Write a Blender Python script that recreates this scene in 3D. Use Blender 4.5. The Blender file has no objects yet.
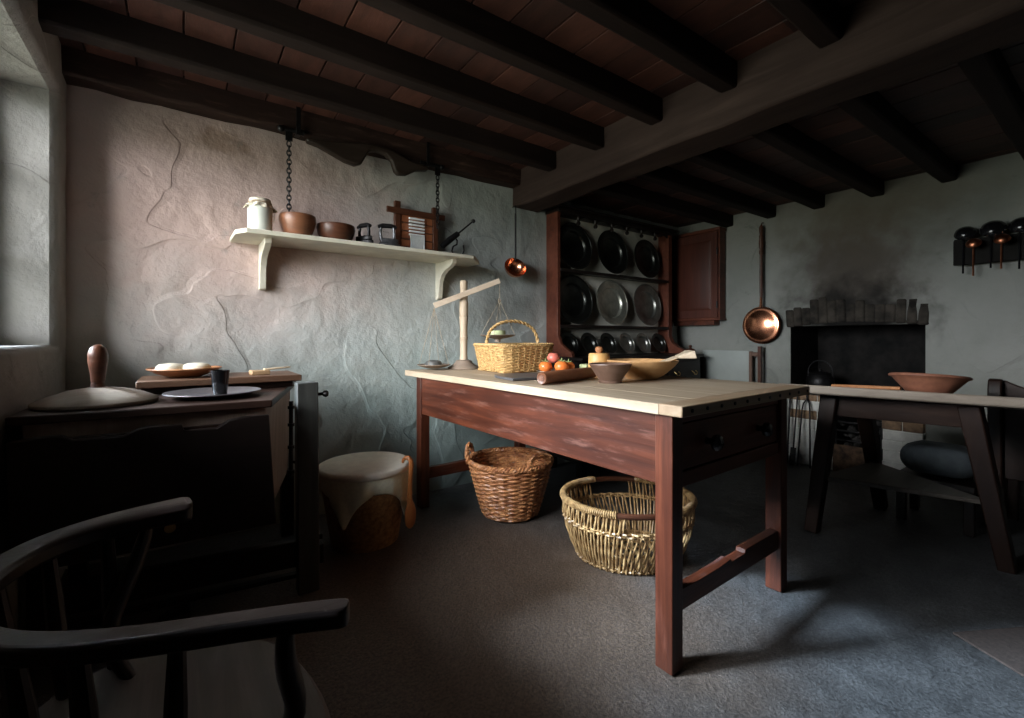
import bpy, math, random
from mathutils import Vector, Matrix, noise as mnoise

random.seed(7)
SC = bpy.context.scene
COL = SC.collection
R = math.radians
PI = math.pi
V = Vector

# ------------------------------------------------------------------ mesh builder
class MB:
    def __init__(s):
        s.v = []; s.f = []

    def add(s, vs, fs):
        b = len(s.v)
        s.v.extend([tuple(p) for p in vs])
        s.f.extend([tuple(b + i for i in f) for f in fs])
        return s

    def box(s, lo, hi):
        x0, y0, z0 = lo; x1, y1, z1 = hi
        return s.add([(x0,y0,z0),(x1,y0,z0),(x1,y1,z0),(x0,y1,z0),(x0,y0,z1),(x1,y0,z1),(x1,y1,z1),(x0,y1,z1)],
                     [(0,3,2,1),(4,5,6,7),(0,1,5,4),(1,2,6,5),(2,3,7,6),(3,0,4,7)])

    def hexa(s, bot, top):
        return s.add(list(bot) + list(top), [(0,3,2,1),(4,5,6,7),(0,1,5,4),(1,2,6,5),(2,3,7,6),(3,0,4,7)])

    def bar(s, p0, p1, w, h, up=(0,0,1), w1=None, h1=None):
        """square bar from p0 to p1; w across, h along up"""
        p0 = V(p0); p1 = V(p1); d = (p1 - p0).normalized()
        u = V(up); x = d.cross(u)
        if x.length < 1e-4: x = d.cross(V((1,0,0)))
        x.normalize(); y = x.cross(d).normalized()
        w1 = w if w1 is None else w1; h1 = h if h1 is None else h1
        q = lambda p, a, b: [p - x*a/2 - y*b/2, p + x*a/2 - y*b/2, p + x*a/2 + y*b/2, p - x*a/2 + y*b/2]
        return s.hexa(q(p0, w, h), q(p1, w1, h1))

    def prism(s, pts, o, U, W, T, t):
        """outline pts in the plane (U,W) through o, thickness t along T"""
        o = V(o); U = V(U); W = V(W); T = V(T)
        a = [o + U*p[0] + W*p[1] for p in pts]
        b = [p + T*t for p in a]
        n = len(a)
        fs = [tuple(range(n)), tuple(reversed(range(n, 2*n)))]
        fs += [(i, (i+1) % n, n + (i+1) % n, n + i)[::-1] for i in range(n)]
        return s.add(a + b, fs)

    def tube(s, path, r, n=8, closed=False, cap=True, squash=1.0):
        P = [V(p) for p in path]; m = len(P)
        rr = r if isinstance(r, (list, tuple)) else [r]*m
        T = []
        for i in range(m):
            a = P[(i-1) % m] if (closed or i > 0) else P[i]
            b = P[(i+1) % m] if (closed or i < m-1) else P[i]
            t = (b - a)
            T.append(t.normalized() if t.length > 1e-9 else V((0,0,1)))
        ref = V((0,0,1)) if abs(T[0].z) < .9 else V((1,0,0))
        x = T[0].cross(ref).normalized()
        vs = []
        for i in range(m):
            x = (x - T[i]*x.dot(T[i]))
            x = x.normalized() if x.length > 1e-6 else T[i].orthogonal().normalized()
            y = T[i].cross(x)
            for k in range(n):
                a = 2*PI*k/n
                vs.append(P[i] + (x*math.cos(a) + y*math.sin(a)*squash)*rr[i])
        fs = []
        for i in range(m if closed else m-1):
            j = (i+1) % m
            for k in range(n):
                l = (k+1) % n
                fs.append((i*n+k, i*n+l, j*n+l, j*n+k))
        if cap and not closed:
            fs.append(tuple(reversed(range(n)))); fs.append(tuple((m-1)*n + k for k in range(n)))
        return s.add(vs, fs)

    def lathe(s, prof, n=32, M=None, sx=1.0, sy=1.0):
        """profile (r,z) turned about z; M a matrix"""
        vs = []; idx = []
        for r, z in prof:
            if r < 1e-6:
                idx.append([len(vs)]); vs.append(V((0,0,z)))
            else:
                idx.append(list(range(len(vs), len(vs)+n)))
                for k in range(n):
                    a = 2*PI*k/n
                    vs.append(V((r*math.cos(a)*sx, r*math.sin(a)*sy, z)))
        fs = []
        for A, B in zip(idx, idx[1:]):
            for k in range(n):
                l = (k+1) % n
                if len(A) == 1 and len(B) == 1: continue
                if len(A) == 1: fs.append((A[0], B[l], B[k]))
                elif len(B) == 1: fs.append((A[k], A[l], B[0]))
                else: fs.append((A[k], A[l], B[l], B[k]))
        if M is not None: vs = [M @ p for p in vs]
        return s.add(vs, fs)

    def ball(s, c, rx, ry=None, rz=None, n=20, m=12):
        ry = rx if ry is None else ry; rz = rx if rz is None else rz
        prof = [(math.sin(PI*i/m), -math.cos(PI*i/m)) for i in range(m+1)]
        M = Matrix.Translation(V(c)) @ Matrix.Diagonal((rx, ry, rz, 1))
        return s.lathe(prof, n, M)

    def sweep(s, path, ws, hs, cap=True, round_=True):
        """flat bar swept along a path; width level, height up; slightly rounded section"""
        P = [V(p) for p in path]; m = len(P); vs = []
        sec = [(-1,-.6),(-.75,-1),(.75,-1),(1,-.6),(1,.6),(.75,1),(-.75,1),(-1,.6)]
        k = len(sec)
        for i in range(m):
            t = (P[min(i+1, m-1)] - P[max(i-1, 0)]).normalized()
            x = t.cross(V((0,0,1))).normalized(); y = x.cross(t)
            for a, b in sec: vs.append(P[i] + x*a*ws[i]/2 + y*b*hs[i]/2)
        fs = []
        for i in range(m-1):
            for j in range(k):
                l = (j+1) % k
                fs.append((i*k+j, i*k+l, (i+1)*k+l, (i+1)*k+j))
        fs.append(tuple(reversed(range(k)))); fs.append(tuple((m-1)*k+j for j in range(k)))
        return s.add(vs, fs)

    def build(s, name, mat, parent=None, world=False, ang=35, bevel=0, seg=2, label=None, kind=None):
        me = bpy.data.meshes.new(name)
        vs = s.v
        if world and parent is not None:
            q = parent
            while q.parent is not None: q = q.parent
            M = q.matrix_basis.inverted()
            vs = [tuple(M @ V(p)) for p in vs]
        me.from_pydata(vs, [], s.f)
        me.validate(); me.update()
        import bmesh
        bm = bmesh.new(); bm.from_mesh(me)
        bmesh.ops.recalc_face_normals(bm, faces=bm.faces)
        bm.to_mesh(me); bm.free()
        me.polygons.foreach_set('use_smooth', [True]*len(me.polygons))
        me.set_sharp_from_angle(angle=R(ang))
        me.materials.append(mat)
        o = bpy.data.objects.new(name, me); COL.objects.link(o)
        if parent is not None: o.parent = parent
        if bevel:
            b = o.modifiers.new('edge', 'BEVEL'); b.width = bevel; b.segments = seg
            b.limit_method = 'ANGLE'; b.angle_limit = R(40)
        if label: o['label'] = label
        if kind: o['kind'] = kind
        return o

def thing(name, label, cat, loc=(0,0,0), rz=0, group=None):
    o = bpy.data.objects.new(name, None); COL.objects.link(o)
    o.empty_display_size = .05
    o.location = loc; o.rotation_euler = (0,0,rz)
    o.matrix_basis = Matrix.Translation(V(loc)) @ Matrix.Rotation(rz, 4, 'Z')
    o['label'] = label; o['category'] = cat
    if group: o['group'] = group
    return o

def tag(o, label, cat, group=None):
    o['label'] = label; o['category'] = cat
    if group: o['group'] = group
    return o

def struct(o, label=None):
    o['kind'] = 'structure'
    if label: o['label'] = label
    return o

def copy_tree(o, parent=None):
    c = o.copy(); COL.objects.link(c)
    if parent is not None: c.parent = parent
    for ch in list(o.children): copy_tree(ch, c)
    return c

# ------------------------------------------------------------------ materials
def new_mat(name):
    m = bpy.data.materials.new(name); m.use_nodes = True
    nt = m.node_tree; b = nt.nodes['Principled BSDF']
    return m, nt, b

def nd(nt, t, **k):
    n = nt.nodes.new(t)
    for a, v in k.items():
        if a in n.inputs: n.inputs[a].default_value = v
        else: setattr(n, a, v)
    return n

def ramp(nt, src, stops):
    r = nt.nodes.new('ShaderNodeValToRGB')
    e = r.color_ramp.elements
    while len(e) < len(stops): e.new(.5)
    for el, (p, c) in zip(e, stops):
        el.position = p; el.color = (c[0], c[1], c[2], 1)
    nt.links.new(src, r.inputs[0])
    return r

def bump(nt, b, src, strength, dist):
    bp = nt.nodes.new('ShaderNodeBump')
    bp.inputs['Strength'].default_value = strength; bp.inputs['Distance'].default_value = dist
    nt.links.new(src, bp.inputs['Height'])
    old = b.inputs['Normal'].links
    if old: nt.links.new(old[0].from_socket, bp.inputs['Normal'])
    nt.links.new(bp.outputs[0], b.inputs['Normal'])
    return bp

def coords(nt, scale=(1,1,1)):
    tc = nt.nodes.new('ShaderNodeTexCoord'); mp = nt.nodes.new('ShaderNodeMapping')
    mp.inputs['Scale'].default_value = scale
    nt.links.new(tc.outputs['Object'], mp.inputs[0])
    return mp.outputs[0]

def wood(name, stops, axis=0, rough=.5, fine=26, bmp=.25, spec=.5, coarse=3.0, coat=0.0, wear=None):
    m, nt, b = new_mat(name)
    sc = [fine, fine, fine]; sc[axis] = fine*.06
    n1 = nd(nt, 'ShaderNodeTexNoise', Scale=1.0, Detail=6.0, Roughness=.65, Distortion=.6)
    nt.links.new(coords(nt, sc), n1.inputs['Vector'])
    sc2 = [coarse]*3; sc2[axis] = coarse*.45
    n2 = nd(nt, 'ShaderNodeTexNoise', Scale=1.0, Detail=4.0, Roughness=.6)
    nt.links.new(coords(nt, sc2), n2.inputs['Vector'])
    mx = nd(nt, 'ShaderNodeMix', data_type='FLOAT'); mx.inputs[0].default_value = .45
    nt.links.new(n1.outputs[0], mx.inputs[2]); nt.links.new(n2.outputs[0], mx.inputs[3])
    k = len(stops)
    r = ramp(nt, mx.outputs[0], [(.3 + .4*i/(k-1), c) for i, c in enumerate(stops)])
    col = r.outputs[0]
    if wear:
        n3 = nd(nt, 'ShaderNodeTexNoise', Scale=1.0, Detail=7.0, Roughness=.7)
        s3 = [30, 30, 30]; s3[axis] = 4.5
        nt.links.new(coords(nt, s3), n3.inputs['Vector'])
        rr = ramp(nt, n3.outputs[0], [(.54, (0,0,0)), (.72, (1,1,1))])
        mc = nd(nt, 'ShaderNodeMix', data_type='RGBA')
        mc.inputs[7].default_value = (*wear, 1)
        mf = nd(nt, 'ShaderNodeMath', operation='MULTIPLY'); mf.inputs[1].default_value = .6
        nt.links.new(rr.outputs[0], mf.inputs[0]); nt.links.new(mf.outputs[0], mc.inputs[0])
        nt.links.new(col, mc.inputs[6]); col = mc.outputs[2]
    nt.links.new(col, b.inputs['Base Color'])
    b.inputs['Roughness'].default_value = rough
    b.inputs['Specular IOR Level'].default_value = spec
    b.inputs['Coat Weight'].default_value = coat
    b.inputs['Coat Roughness'].default_value = .25
    bump(nt, b, n1.outputs[0], bmp, .004)
    return m

def plain(name, c, rough=.5, metal=0.0, var=.25, scale=12, bmp=.15, spec=.5, c2=None):
    m, nt, b = new_mat(name)
    n = nd(nt, 'ShaderNodeTexNoise', Scale=float(scale), Detail=5.0, Roughness=.6)
    nt.links.new(coords(nt), n.inputs['Vector'])
    lo = c2 or tuple(x*(1-var) for x in c); hi = tuple(min(1, x*(1+var)) for x in c) if c2 is None else c
    r = ramp(nt, n.outputs[0], [(.35, lo), (.65, hi)])
    nt.links.new(r.outputs[0], b.inputs['Base Color'])
    b.inputs['Roughness'].default_value = rough; b.inputs['Metallic'].default_value = metal
    b.inputs['Specular IOR Level'].default_value = spec
    if bmp: bump(nt, b, n.outputs[0], bmp, .003)
    return m

def plaster(name, stops, patch=None, soot=False, bmp=1.0):
    """limewashed lumpy plaster; patch = (centre, radius, colour) tint over the wash"""
    m, nt, b = new_mat(name)
    co = coords(nt)
    big = nd(nt, 'ShaderNodeTexNoise', Scale=1.3, Detail=5.0, Roughness=.6); nt.links.new(co, big.inputs['Vector'])
    mid = nd(nt, 'ShaderNodeTexNoise', Scale=6.0, Detail=6.0, Roughness=.55, Distortion=.15); nt.links.new(co, mid.inputs['Vector'])
    fin = nd(nt, 'ShaderNodeTexNoise', Scale=55.0, Detail=6.0, Roughness=.65); nt.links.new(co, fin.inputs['Vector'])
    k = len(stops)
    r = ramp(nt, big.outputs[0], [(.32 + .36*i/(k-1), c) for i, c in enumerate(stops)])
    col = r.outputs[0]
    def mask(centre, rad, edge=.7, wob=.5, scl=(1,1,1)):
        vm = nd(nt, 'ShaderNodeVectorMath', operation='SUBTRACT'); vm.inputs[1].default_value = centre
        nt.links.new(co, vm.inputs[0])
        vs = nd(nt, 'ShaderNodeVectorMath', operation='MULTIPLY'); vs.inputs[1].default_value = scl
        nt.links.new(vm.outputs[0], vs.inputs[0])
        ln = nd(nt, 'ShaderNodeVectorMath', operation='LENGTH'); nt.links.new(vs.outputs[0], ln.inputs[0])
        ad = nd(nt, 'ShaderNodeMath', operation='MULTIPLY_ADD'); ad.inputs[1].default_value = wob; 
        nt.links.new(mid.outputs[0], ad.inputs[0]); nt.links.new(ln.outputs['Value'], ad.inputs[2])
        mr = nd(nt, 'ShaderNodeMapRange', interpolation_type='SMOOTHSTEP')
        mr.inputs[1].default_value = rad + wob*.5; mr.inputs[2].default_value = rad*edge*.3 + wob*.5
        mr.inputs[3].default_value = 0; mr.inputs[4].default_value = 1
        nt.links.new(ad.outputs[0], mr.inputs[0])
        return mr.outputs[0]
    def over(colsock, fac, c, amt):
        mc = nd(nt, 'ShaderNodeMix', data_type='RGBA'); mc.inputs[7].default_value = (*c, 1)
        mf = nd(nt, 'ShaderNodeMath', operation='MULTIPLY'); mf.inputs[1].default_value = amt
        nt.links.new(fac, mf.inputs[0]); nt.links.new(mf.outputs[0], mc.inputs[0]); nt.links.new(colsock, mc.inputs[6])
        return mc.outputs[2]
    for p in (patch or []):
        col = over(col, mask(p[0], p[1], scl=p[4] if len(p) > 4 else (1,1,1)), p[2], p[3])
    # small stains and scuffs
    st = nd(nt, 'ShaderNodeTexNoise', Scale=3.7, Detail=9.0, Roughness=.75, Distortion=1.0); nt.links.new(co, st.inputs['Vector'])
    sm = ramp(nt, st.outputs[0], [(.60, (0,0,0)), (.70, (1,1,1))])
    col = over(col, sm.outputs[0], tuple(x*.55 for x in stops[0]), .5)
    nt.links.new(col, b.inputs['Base Color'])
    b.inputs['Roughness'].default_value = .85; b.inputs['Specular IOR Level'].default_value = .25
    # trowelled lumps, scars where coats of wash overlap, fine grain
    vo = nd(nt, 'ShaderNodeTexNoise', Scale=2.1, Detail=2.0, Roughness=.5, Distortion=.5); nt.links.new(co, vo.inputs['Vector'])
    ri = ramp(nt, vo.outputs[0], [(.47, (0,0,0)), (.50, (.5,.5,.5)), (.505, (.95,.95,.95)), (.60, (.8,.8,.8))])
    mk = nd(nt, 'ShaderNodeTexNoise', Scale=1.2, Detail=2.0); nt.links.new(co, mk.inputs['Vector'])
    mkr = ramp(nt, mk.outputs[0], [(.42, (0,0,0)), (.54, (1,1,1))])
    mm = nd(nt, 'ShaderNodeMath', operation='MULTIPLY'); nt.links.new(ri.outputs[0], mm.inputs[0]); nt.links.new(mkr.outputs[0], mm.inputs[1])
    bump(nt, b, mm.outputs[0], .6*bmp, .010)
    bump(nt, b, mid.outputs[0], .6*bmp, .030)
    bump(nt, b, fin.outputs[0], .4*bmp, .006)
    return m

# dark oak and mahogany in grain directions
OAK = [(.009,.004,.003),(.022,.010,.0065),(.042,.021,.014)]
oak_x = wood('dark_oak_x', OAK, 0, .45, spec=.3); oak_y = wood('dark_oak_y', OAK, 1, .45, spec=.3); oak_z = wood('dark_oak_z', OAK, 2, .45, spec=.3)
BLK = [(.005,.003,.0025),(.010,.006,.005),(.018,.012,.010)]
blk_x = wood('blackened_wood_x', BLK, 0, .42, spec=.3); blk_y = wood('blackened_wood_y', BLK, 1, .42, spec=.3); blk_z = wood('blackened_wood_z', BLK, 2, .42, spec=.3)
MAH = [(.014,.004,.003),(.066,.017,.008),(.19,.053,.024)]
mah_x = wood('mahogany_x', MAH, 0, .40, fine=20, bmp=.4, spec=.35, wear=(.12,.085,.085)); mah_y = wood('mahogany_y', MAH, 1, .40, fine=20, bmp=.4, spec=.35, wear=(.21,.10,.075)); mah_z = wood('mahogany_z', MAH, 2, .40, fine=20, bmp=.4, spec=.35, wear=(.15,.05,.032))
DRW = wood('drawer_wood', [(.045,.013,.008),(.11,.032,.018),(.18,.060,.035)], 0, .42, spec=.3)
PINE = [(.36,.25,.145),(.52,.41,.28),(.64,.54,.41)]
pine_y = wood('scrubbed_pine_y', [(.30,.22,.14),(.43,.335,.235),(.51,.425,.32)], 1, .6, fine=20, bmp=.35)
pine_x = wood('scrubbed_pine_x', PINE, 0, .6, fine=20)
bat = wood('batten_pine', [(.24,.15,.085),(.34,.235,.145),(.43,.32,.22)], 0, .55)
BEAM = [(.007,.0035,.003),(.014,.008,.0065),(.027,.016,.013)]
beam_x = wood('old_beam_x', BEAM, 0, .75, fine=14, bmp=.6, spec=.18); beam_y = wood('old_beam_y', [(.016,.009,.0075),(.036,.022,.018),(.068,.044,.036)], 1, .75, fine=14, bmp=.9, spec=.2)
plate_beam = wood('weathered_plate', [(.010,.005,.004),(.024,.012,.009),(.045,.024,.018)], 0, .75, fine=12, bmp=.8, spec=.2, wear=(.13,.075,.055))
TREEN = [(.20,.075,.03),(.36,.15,.06),(.50,.24,.11)]
treen = wood('turned_sycamore', TREEN, 0, .45)
treen_d = wood('turned_dark_wood', [(.030,.011,.007),(.07,.025,.013),(.12,.045,.022)], 0, .38, spec=.35)
treen_bowl = wood('brown_bowl_wood', [(.085,.032,.018),(.19,.075,.036),(.28,.12,.06)], 0, .4)
bigbowl_m = wood('pale_bowl_wood', [(.40,.21,.085),(.56,.32,.14),(.66,.42,.21)], 0, .5)
lid_m = wood('dusty_grey_wood', [(.16,.12,.09),(.25,.19,.145),(.33,.27,.21)], 0, .65)
scale_w = wood('pale_turned_wood', [(.40,.29,.19),(.54,.42,.30),(.62,.51,.39)], 2, .55)
stamp_m = wood('yellow_boxwood', [(.52,.27,.08),(.66,.38,.14),(.74,.47,.20)], 2, .4)
chest_side = wood('dusty_end_panel', [(.16,.11,.085),(.27,.20,.16),(.38,.30,.245)], 2, .6)
post_m = wood('grey_post_wood', [(.02,.02,.018),(.045,.046,.042),(.075,.075,.068)], 2, .5, spec=.3)
seat_m = wood('worn_grey_seat', [(.12,.10,.088),(.19,.165,.145),(.27,.24,.215)], 1, .5)
spoon_m = wood('orange_spoon_wood', [(.26,.075,.02),(.40,.13,.035),(.50,.19,.06)], 2, .4)
arm_m = wood('chair_arm_elm', [(.007,.004,.003),(.016,.009,.007),(.032,.020,.016)], 0, .42, spec=.3)
shelf_m = plain('cream_paint', (.58,.54,.44), .5, var=.1, scale=9, bmp=.15)
iron = plain('black_iron', (.025,.024,.025), .45, .85, bmp=.4, scale=40)
iron_grey = plain('grey_iron', (.16,.16,.17), .45, .8, bmp=.3, scale=40)
pewter = plain('dark_pewter', (.05,.052,.048), .33, .9, var=.3, scale=14, bmp=.08)
pewter_l = plain('light_pewter', (.48,.48,.42), .40, .9, var=.25, scale=14, bmp=.08)
brass = plain('brass', (.55,.38,.16), .35, .9, bmp=.1)
copper = plain('copper', (.80,.34,.19), .22, 1.0, var=.12, scale=18, bmp=.12)
copper_d = plain('tarnished_copper', (.42,.16,.085), .32, 1.0, var=.3, scale=18, bmp=.12)
linen = plain('linen', (.74,.75,.60), .9, var=.08, scale=60, bmp=.3)
linen_w = plain('lid_cloth', (.82,.79,.70), .85, var=.07, scale=30, bmp=.2)
stoneware = plain('stoneware', (.66,.67,.60), .3, var=.06, scale=10, bmp=.05)
string_m = plain('string', (.35,.27,.18), .9, var=.3, scale=60)
butter = plain('butter', (.78,.70,.42), .5, var=.06, scale=20, bmp=.1)
cheese_m = plain('green_rind_cheese', (.50,.55,.30), .6, var=.15, scale=30, bmp=.2)
dough = plain('dough', (.76,.70,.56), .6, var=.05, scale=15, bmp=.1)
tomato = plain('tomato_skin', (.78,.20,.045), .25, var=.15, scale=9, bmp=.03)
pinkfruit = plain('pink_skin', (.68,.18,.13), .3, var=.25, scale=9, bmp=.03)
stalk_m = plain('green_stalk', (.35,.42,.16), .7)
slate_m = plain('slate', (.085,.085,.09), .4, var=.3, scale=12, bmp=.25)
terracotta = plain('terracotta', (.24,.095,.055), .6, var=.2, scale=16, bmp=.2)
whiteyarn = plain('white_yarn', (.72,.72,.70), .9, var=.06, scale=80, bmp=.3)
loom_m = wood('loom_red_wood', [(.14,.04,.018),(.26,.085,.036),(.36,.14,.06)], 0, .4)
black_m = plain('black_horn', (.007,.007,.008), .14, var=.3, bmp=.03)
rack_m = plain('rack_black', (.012,.011,.010), .8, bmp=.2, spec=.1)
stone_w = plain('lead_weight', (.11,.11,.105), .55, .3, var=.2)
coal = plain('coal_ash', (.07,.065,.06), .9, scale=30, bmp=.8, c2=(.015,.014,.014))
rust = plain('rusty_log', (.20,.12,.07), .85, scale=18, bmp=.6, c2=(.05,.03,.022))
sack = plain('grey_cloth', (.10,.12,.135), .9, scale=14, bmp=.4, var=.25)
mat_m = plain('brown_mat', (.045,.032,.027), .95, scale=90, bmp=.6)
whitebrick = plain('whitewashed_brick', (.66,.66,.62), .8, scale=10, bmp=.4, var=.15)
rawbrick = plain('bare_brick', (.30,.19,.11), .85, scale=20, bmp=.4, c2=(.12,.075,.05))
osier_r = plain('brown_osier', (.62,.29,.12), .40, scale=28, bmp=.3, c2=(.22,.075,.032))
osier_p = plain('buff_osier', (.56,.37,.17), .42, scale=30, bmp=.25, c2=(.20,.11,.045))
osier_y = plain('golden_osier', (.66,.44,.19), .48, scale=55, bmp=.25, c2=(.40,.235,.085))
coil_m = plain('coiled_straw', (.42,.235,.10), .7, scale=45, bmp=.4, c2=(.20,.10,.042))
panel_p = plain('pale_panel_paint', (.30,.325,.305), .6, var=.06, scale=6, bmp=.1)

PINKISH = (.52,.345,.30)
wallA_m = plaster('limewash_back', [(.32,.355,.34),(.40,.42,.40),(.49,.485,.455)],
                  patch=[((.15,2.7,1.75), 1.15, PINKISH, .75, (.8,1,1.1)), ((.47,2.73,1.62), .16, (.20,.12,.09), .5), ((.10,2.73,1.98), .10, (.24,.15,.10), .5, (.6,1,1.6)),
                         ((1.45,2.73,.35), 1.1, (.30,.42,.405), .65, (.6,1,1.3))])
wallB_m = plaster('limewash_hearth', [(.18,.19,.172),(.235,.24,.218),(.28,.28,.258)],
                  patch=[((4.0,1.27,1.45), .62, (.055,.04,.03), .85, (1,1.05,.8)), ((4.0,1.28,1.15), .42, (.009,.008,.007), 1.0, (1,.72,1.15)),
                         ((4.0,1.2,2.0), .6, (.13,.105,.075), .6, (1,.7,1.2))])
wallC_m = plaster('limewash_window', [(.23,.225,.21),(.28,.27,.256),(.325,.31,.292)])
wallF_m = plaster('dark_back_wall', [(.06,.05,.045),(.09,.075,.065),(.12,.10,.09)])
soot_m = plain('sooted_stone', (.016,.014,.013), .95, scale=9, bmp=.9, c2=(.005,.005,.005), spec=.2)
vouss_m = plain('sooty_arch_stone', (.055,.046,.037), .95, scale=8, bmp=1.0, c2=(.010,.009,.008), spec=.2)

def floor_mat():
    m, nt, b = new_mat('stone_floor')
    co = coords(nt)
    big = nd(nt, 'ShaderNodeTexNoise', Scale=1.1, Detail=6.0, Roughness=.6); nt.links.new(co, big.inputs['Vector'])
    mid = nd(nt, 'ShaderNodeTexNoise', Scale=9.0, Detail=8.0, Roughness=.7); nt.links.new(co, mid.inputs['Vector'])
    fin = nd(nt, 'ShaderNodeTexNoise', Scale=110.0, Detail=4.0, Roughness=.7); nt.links.new(co, fin.inputs['Vector'])
    mx = nd(nt, 'ShaderNodeMix', data_type='FLOAT'); mx.inputs[0].default_value = .5
    nt.links.new(big.outputs[0], mx.inputs[2]); nt.links.new(mid.outputs[0], mx.inputs[3])
    r = ramp(nt, mx.outputs[0], [(.34, (.030,.031,.033)), (.5, (.066,.068,.071)), (.66, (.120,.122,.126))])
    sp = ramp(nt, fin.outputs[0], [(.35, (.5,.5,.5)), (.65, (1.4,1.4,1.4))])
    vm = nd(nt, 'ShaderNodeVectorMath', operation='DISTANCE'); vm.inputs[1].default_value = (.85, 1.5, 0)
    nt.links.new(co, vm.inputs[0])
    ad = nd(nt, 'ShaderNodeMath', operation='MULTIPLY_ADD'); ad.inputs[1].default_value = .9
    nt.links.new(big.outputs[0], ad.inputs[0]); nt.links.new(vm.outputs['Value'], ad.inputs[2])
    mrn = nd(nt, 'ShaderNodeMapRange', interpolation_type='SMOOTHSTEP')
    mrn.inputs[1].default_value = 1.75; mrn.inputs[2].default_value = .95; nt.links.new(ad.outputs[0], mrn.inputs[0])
    warm = nd(nt, 'ShaderNodeMix', data_type='RGBA')              # warm bounce light painted as brown into the floor by the table
    warm.inputs[7].default_value = (.125, .085, .06, 1)
    mfw = nd(nt, 'ShaderNodeMath', operation='MULTIPLY'); mfw.inputs[1].default_value = .8
    nt.links.new(mrn.outputs[0], mfw.inputs[0]); nt.links.new(mfw.outputs[0], warm.inputs[0]); nt.links.new(r.outputs[0], warm.inputs[6])
    mu = nd(nt, 'ShaderNodeMix', data_type='RGBA', blend_type='MULTIPLY'); mu.inputs[0].default_value = 1
    nt.links.new(warm.outputs[2], mu.inputs[6]); nt.links.new(sp.outputs[0], mu.inputs[7])
    nt.links.new(mu.outputs[2], b.inputs['Base Color'])
    b.inputs['Roughness'].default_value = .5; b.inputs['Specular IOR Level'].default_value = .45
    bump(nt, b, big.outputs[0], .5, .05)
    bump(nt, b, mid.outputs[0], .45, .02)
    bump(nt, b, fin.outputs[0], .9, .005)
    return m
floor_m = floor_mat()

def board_mat():
    m, nt, b = new_mat('ceiling_boards')
    tc = nt.nodes.new('ShaderNodeTexCoord')
    sx = nt.nodes.new('ShaderNodeSeparateXYZ'); nt.links.new(tc.outputs['Object'], sx.inputs[0])
    dv = nd(nt, 'ShaderNodeMath', operation='DIVIDE'); dv.inputs[1].default_value = .17; nt.links.new(sx.outputs[0], dv.inputs[0])
    fl = nd(nt, 'ShaderNodeMath', operation='FLOOR'); nt.links.new(dv.outputs[0], fl.inputs[0])
    dy = nd(nt, 'ShaderNodeMath', operation='DIVIDE'); dy.inputs[1].default_value = .41; nt.links.new(sx.outputs[1], dy.inputs[0])
    fy = nd(nt, 'ShaderNodeMath', operation='FLOOR'); nt.links.new(dy.outputs[0], fy.inputs[0])
    cb = nt.nodes.new('ShaderNodeCombineXYZ'); nt.links.new(fl.outputs[0], cb.inputs[0]); nt.links.new(fy.outputs[0], cb.inputs[1])
    wn = nt.nodes.new('ShaderNodeTexWhiteNoise'); nt.links.new(cb.outputs[0], wn.inputs[0])
    r = ramp(nt, wn.outputs[0], [(0, (.026,.009,.007)), (.5, (.055,.019,.013)), (1, (.10,.036,.024))])
    n = nd(nt, 'ShaderNodeTexNoise', Scale=1.0, Detail=6.0, Roughness=.7); nt.links.new(coords(nt, (22,5,22)), n.inputs['Vector'])
    sp = ramp(nt, n.outputs[0], [(.3, (.6,.6,.6)), (.7, (1.25,1.25,1.25))])
    mu = nd(nt, 'ShaderNodeMix', data_type='RGBA', blend_type='MULTIPLY'); mu.inputs[0].default_value = 1
    nt.links.new(r.outputs[0], mu.inputs[6]); nt.links.new(sp.outputs[0], mu.inputs[7])
    nt.links.new(mu.outputs[2], b.inputs['Base Color'])
    b.inputs['Roughness'].default_value = .6
    bump(nt, b, n.outputs[0], .4, .006)
    return m
board_m = board_mat()

# ------------------------------------------------------------------ room shell
WA, WC, WB, YB = 2.736, -.415, 4.0, -1.9
ZT = 2.235

def lump(p, amp):
    return amp*(mnoise.fractal(V(p)*1.7, 1.0, 2.0, 4) + .45*mnoise.noise(V(p)*7.0))

def lines(a, b, step, extra=()):
    n = max(1, round((b-a)/step)); L = [a + (b-a)*i/n for i in range(n+1)]
    for e in extra:
        if a < e < b:
            L = [x for x in L if abs(x-e) > step*.3 or x in (a, b)] + [e]
    return sorted(set(L))

def wall_grid(mb, o, U, W, N, ul, vl, hole=None, amp=.006, rnd=.03):
    """a lumpy plaster sheet over u,v lines; hole = (u0,u1,v0,v1) left open, edges rounded back along -N"""
    o = V(o); U = V(U); W = V(W); N = V(N)
    vs = []; fs = []; nu, nv = len(ul), len(vl)
    for v in vl:
        for u in ul:
            p = o + U*u + W*v; k = 1.0; off = 0
            if hole:
                du = max(hole[0]-u, u-hole[1], 0); dv = max(hole[2]-v, v-hole[3], 0)
                d = math.hypot(du, dv)
                k = min(1, d/.12)
                if d < rnd: off = rnd - math.sqrt(max(0, rnd*rnd - (rnd-d)**2))
            vs.append(p + N*(lump(p, amp)*k - off))
    for j in range(nv-1):
        for i in range(nu-1):
            if hole and ul[i] >= hole[0]-1e-6 and ul[i+1] <= hole[1]+1e-6 and vl[j] >= hole[2]-1e-6 and vl[j+1] <= hole[3]+1e-6: continue
            fs.append((j*nu+i, j*nu+i+1, (j+1)*nu+i+1, (j+1)*nu+i))
    mb.add(vs, fs)

# floor
mb = MB()
wall_grid(mb, (WC-.05, YB-.05, 0), (1,0,0), (0,1,0), (0,0,1), lines(0, WB-WC+.65, .06), lines(0, WA-YB+.1, .06), amp=.0022)
mb.v = [(x, y, min(z-.002, .001)) for x, y, z in mb.v]
struct(mb.build('floor', floor_m, ang=180), 'worn dark grey stone floor')

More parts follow.
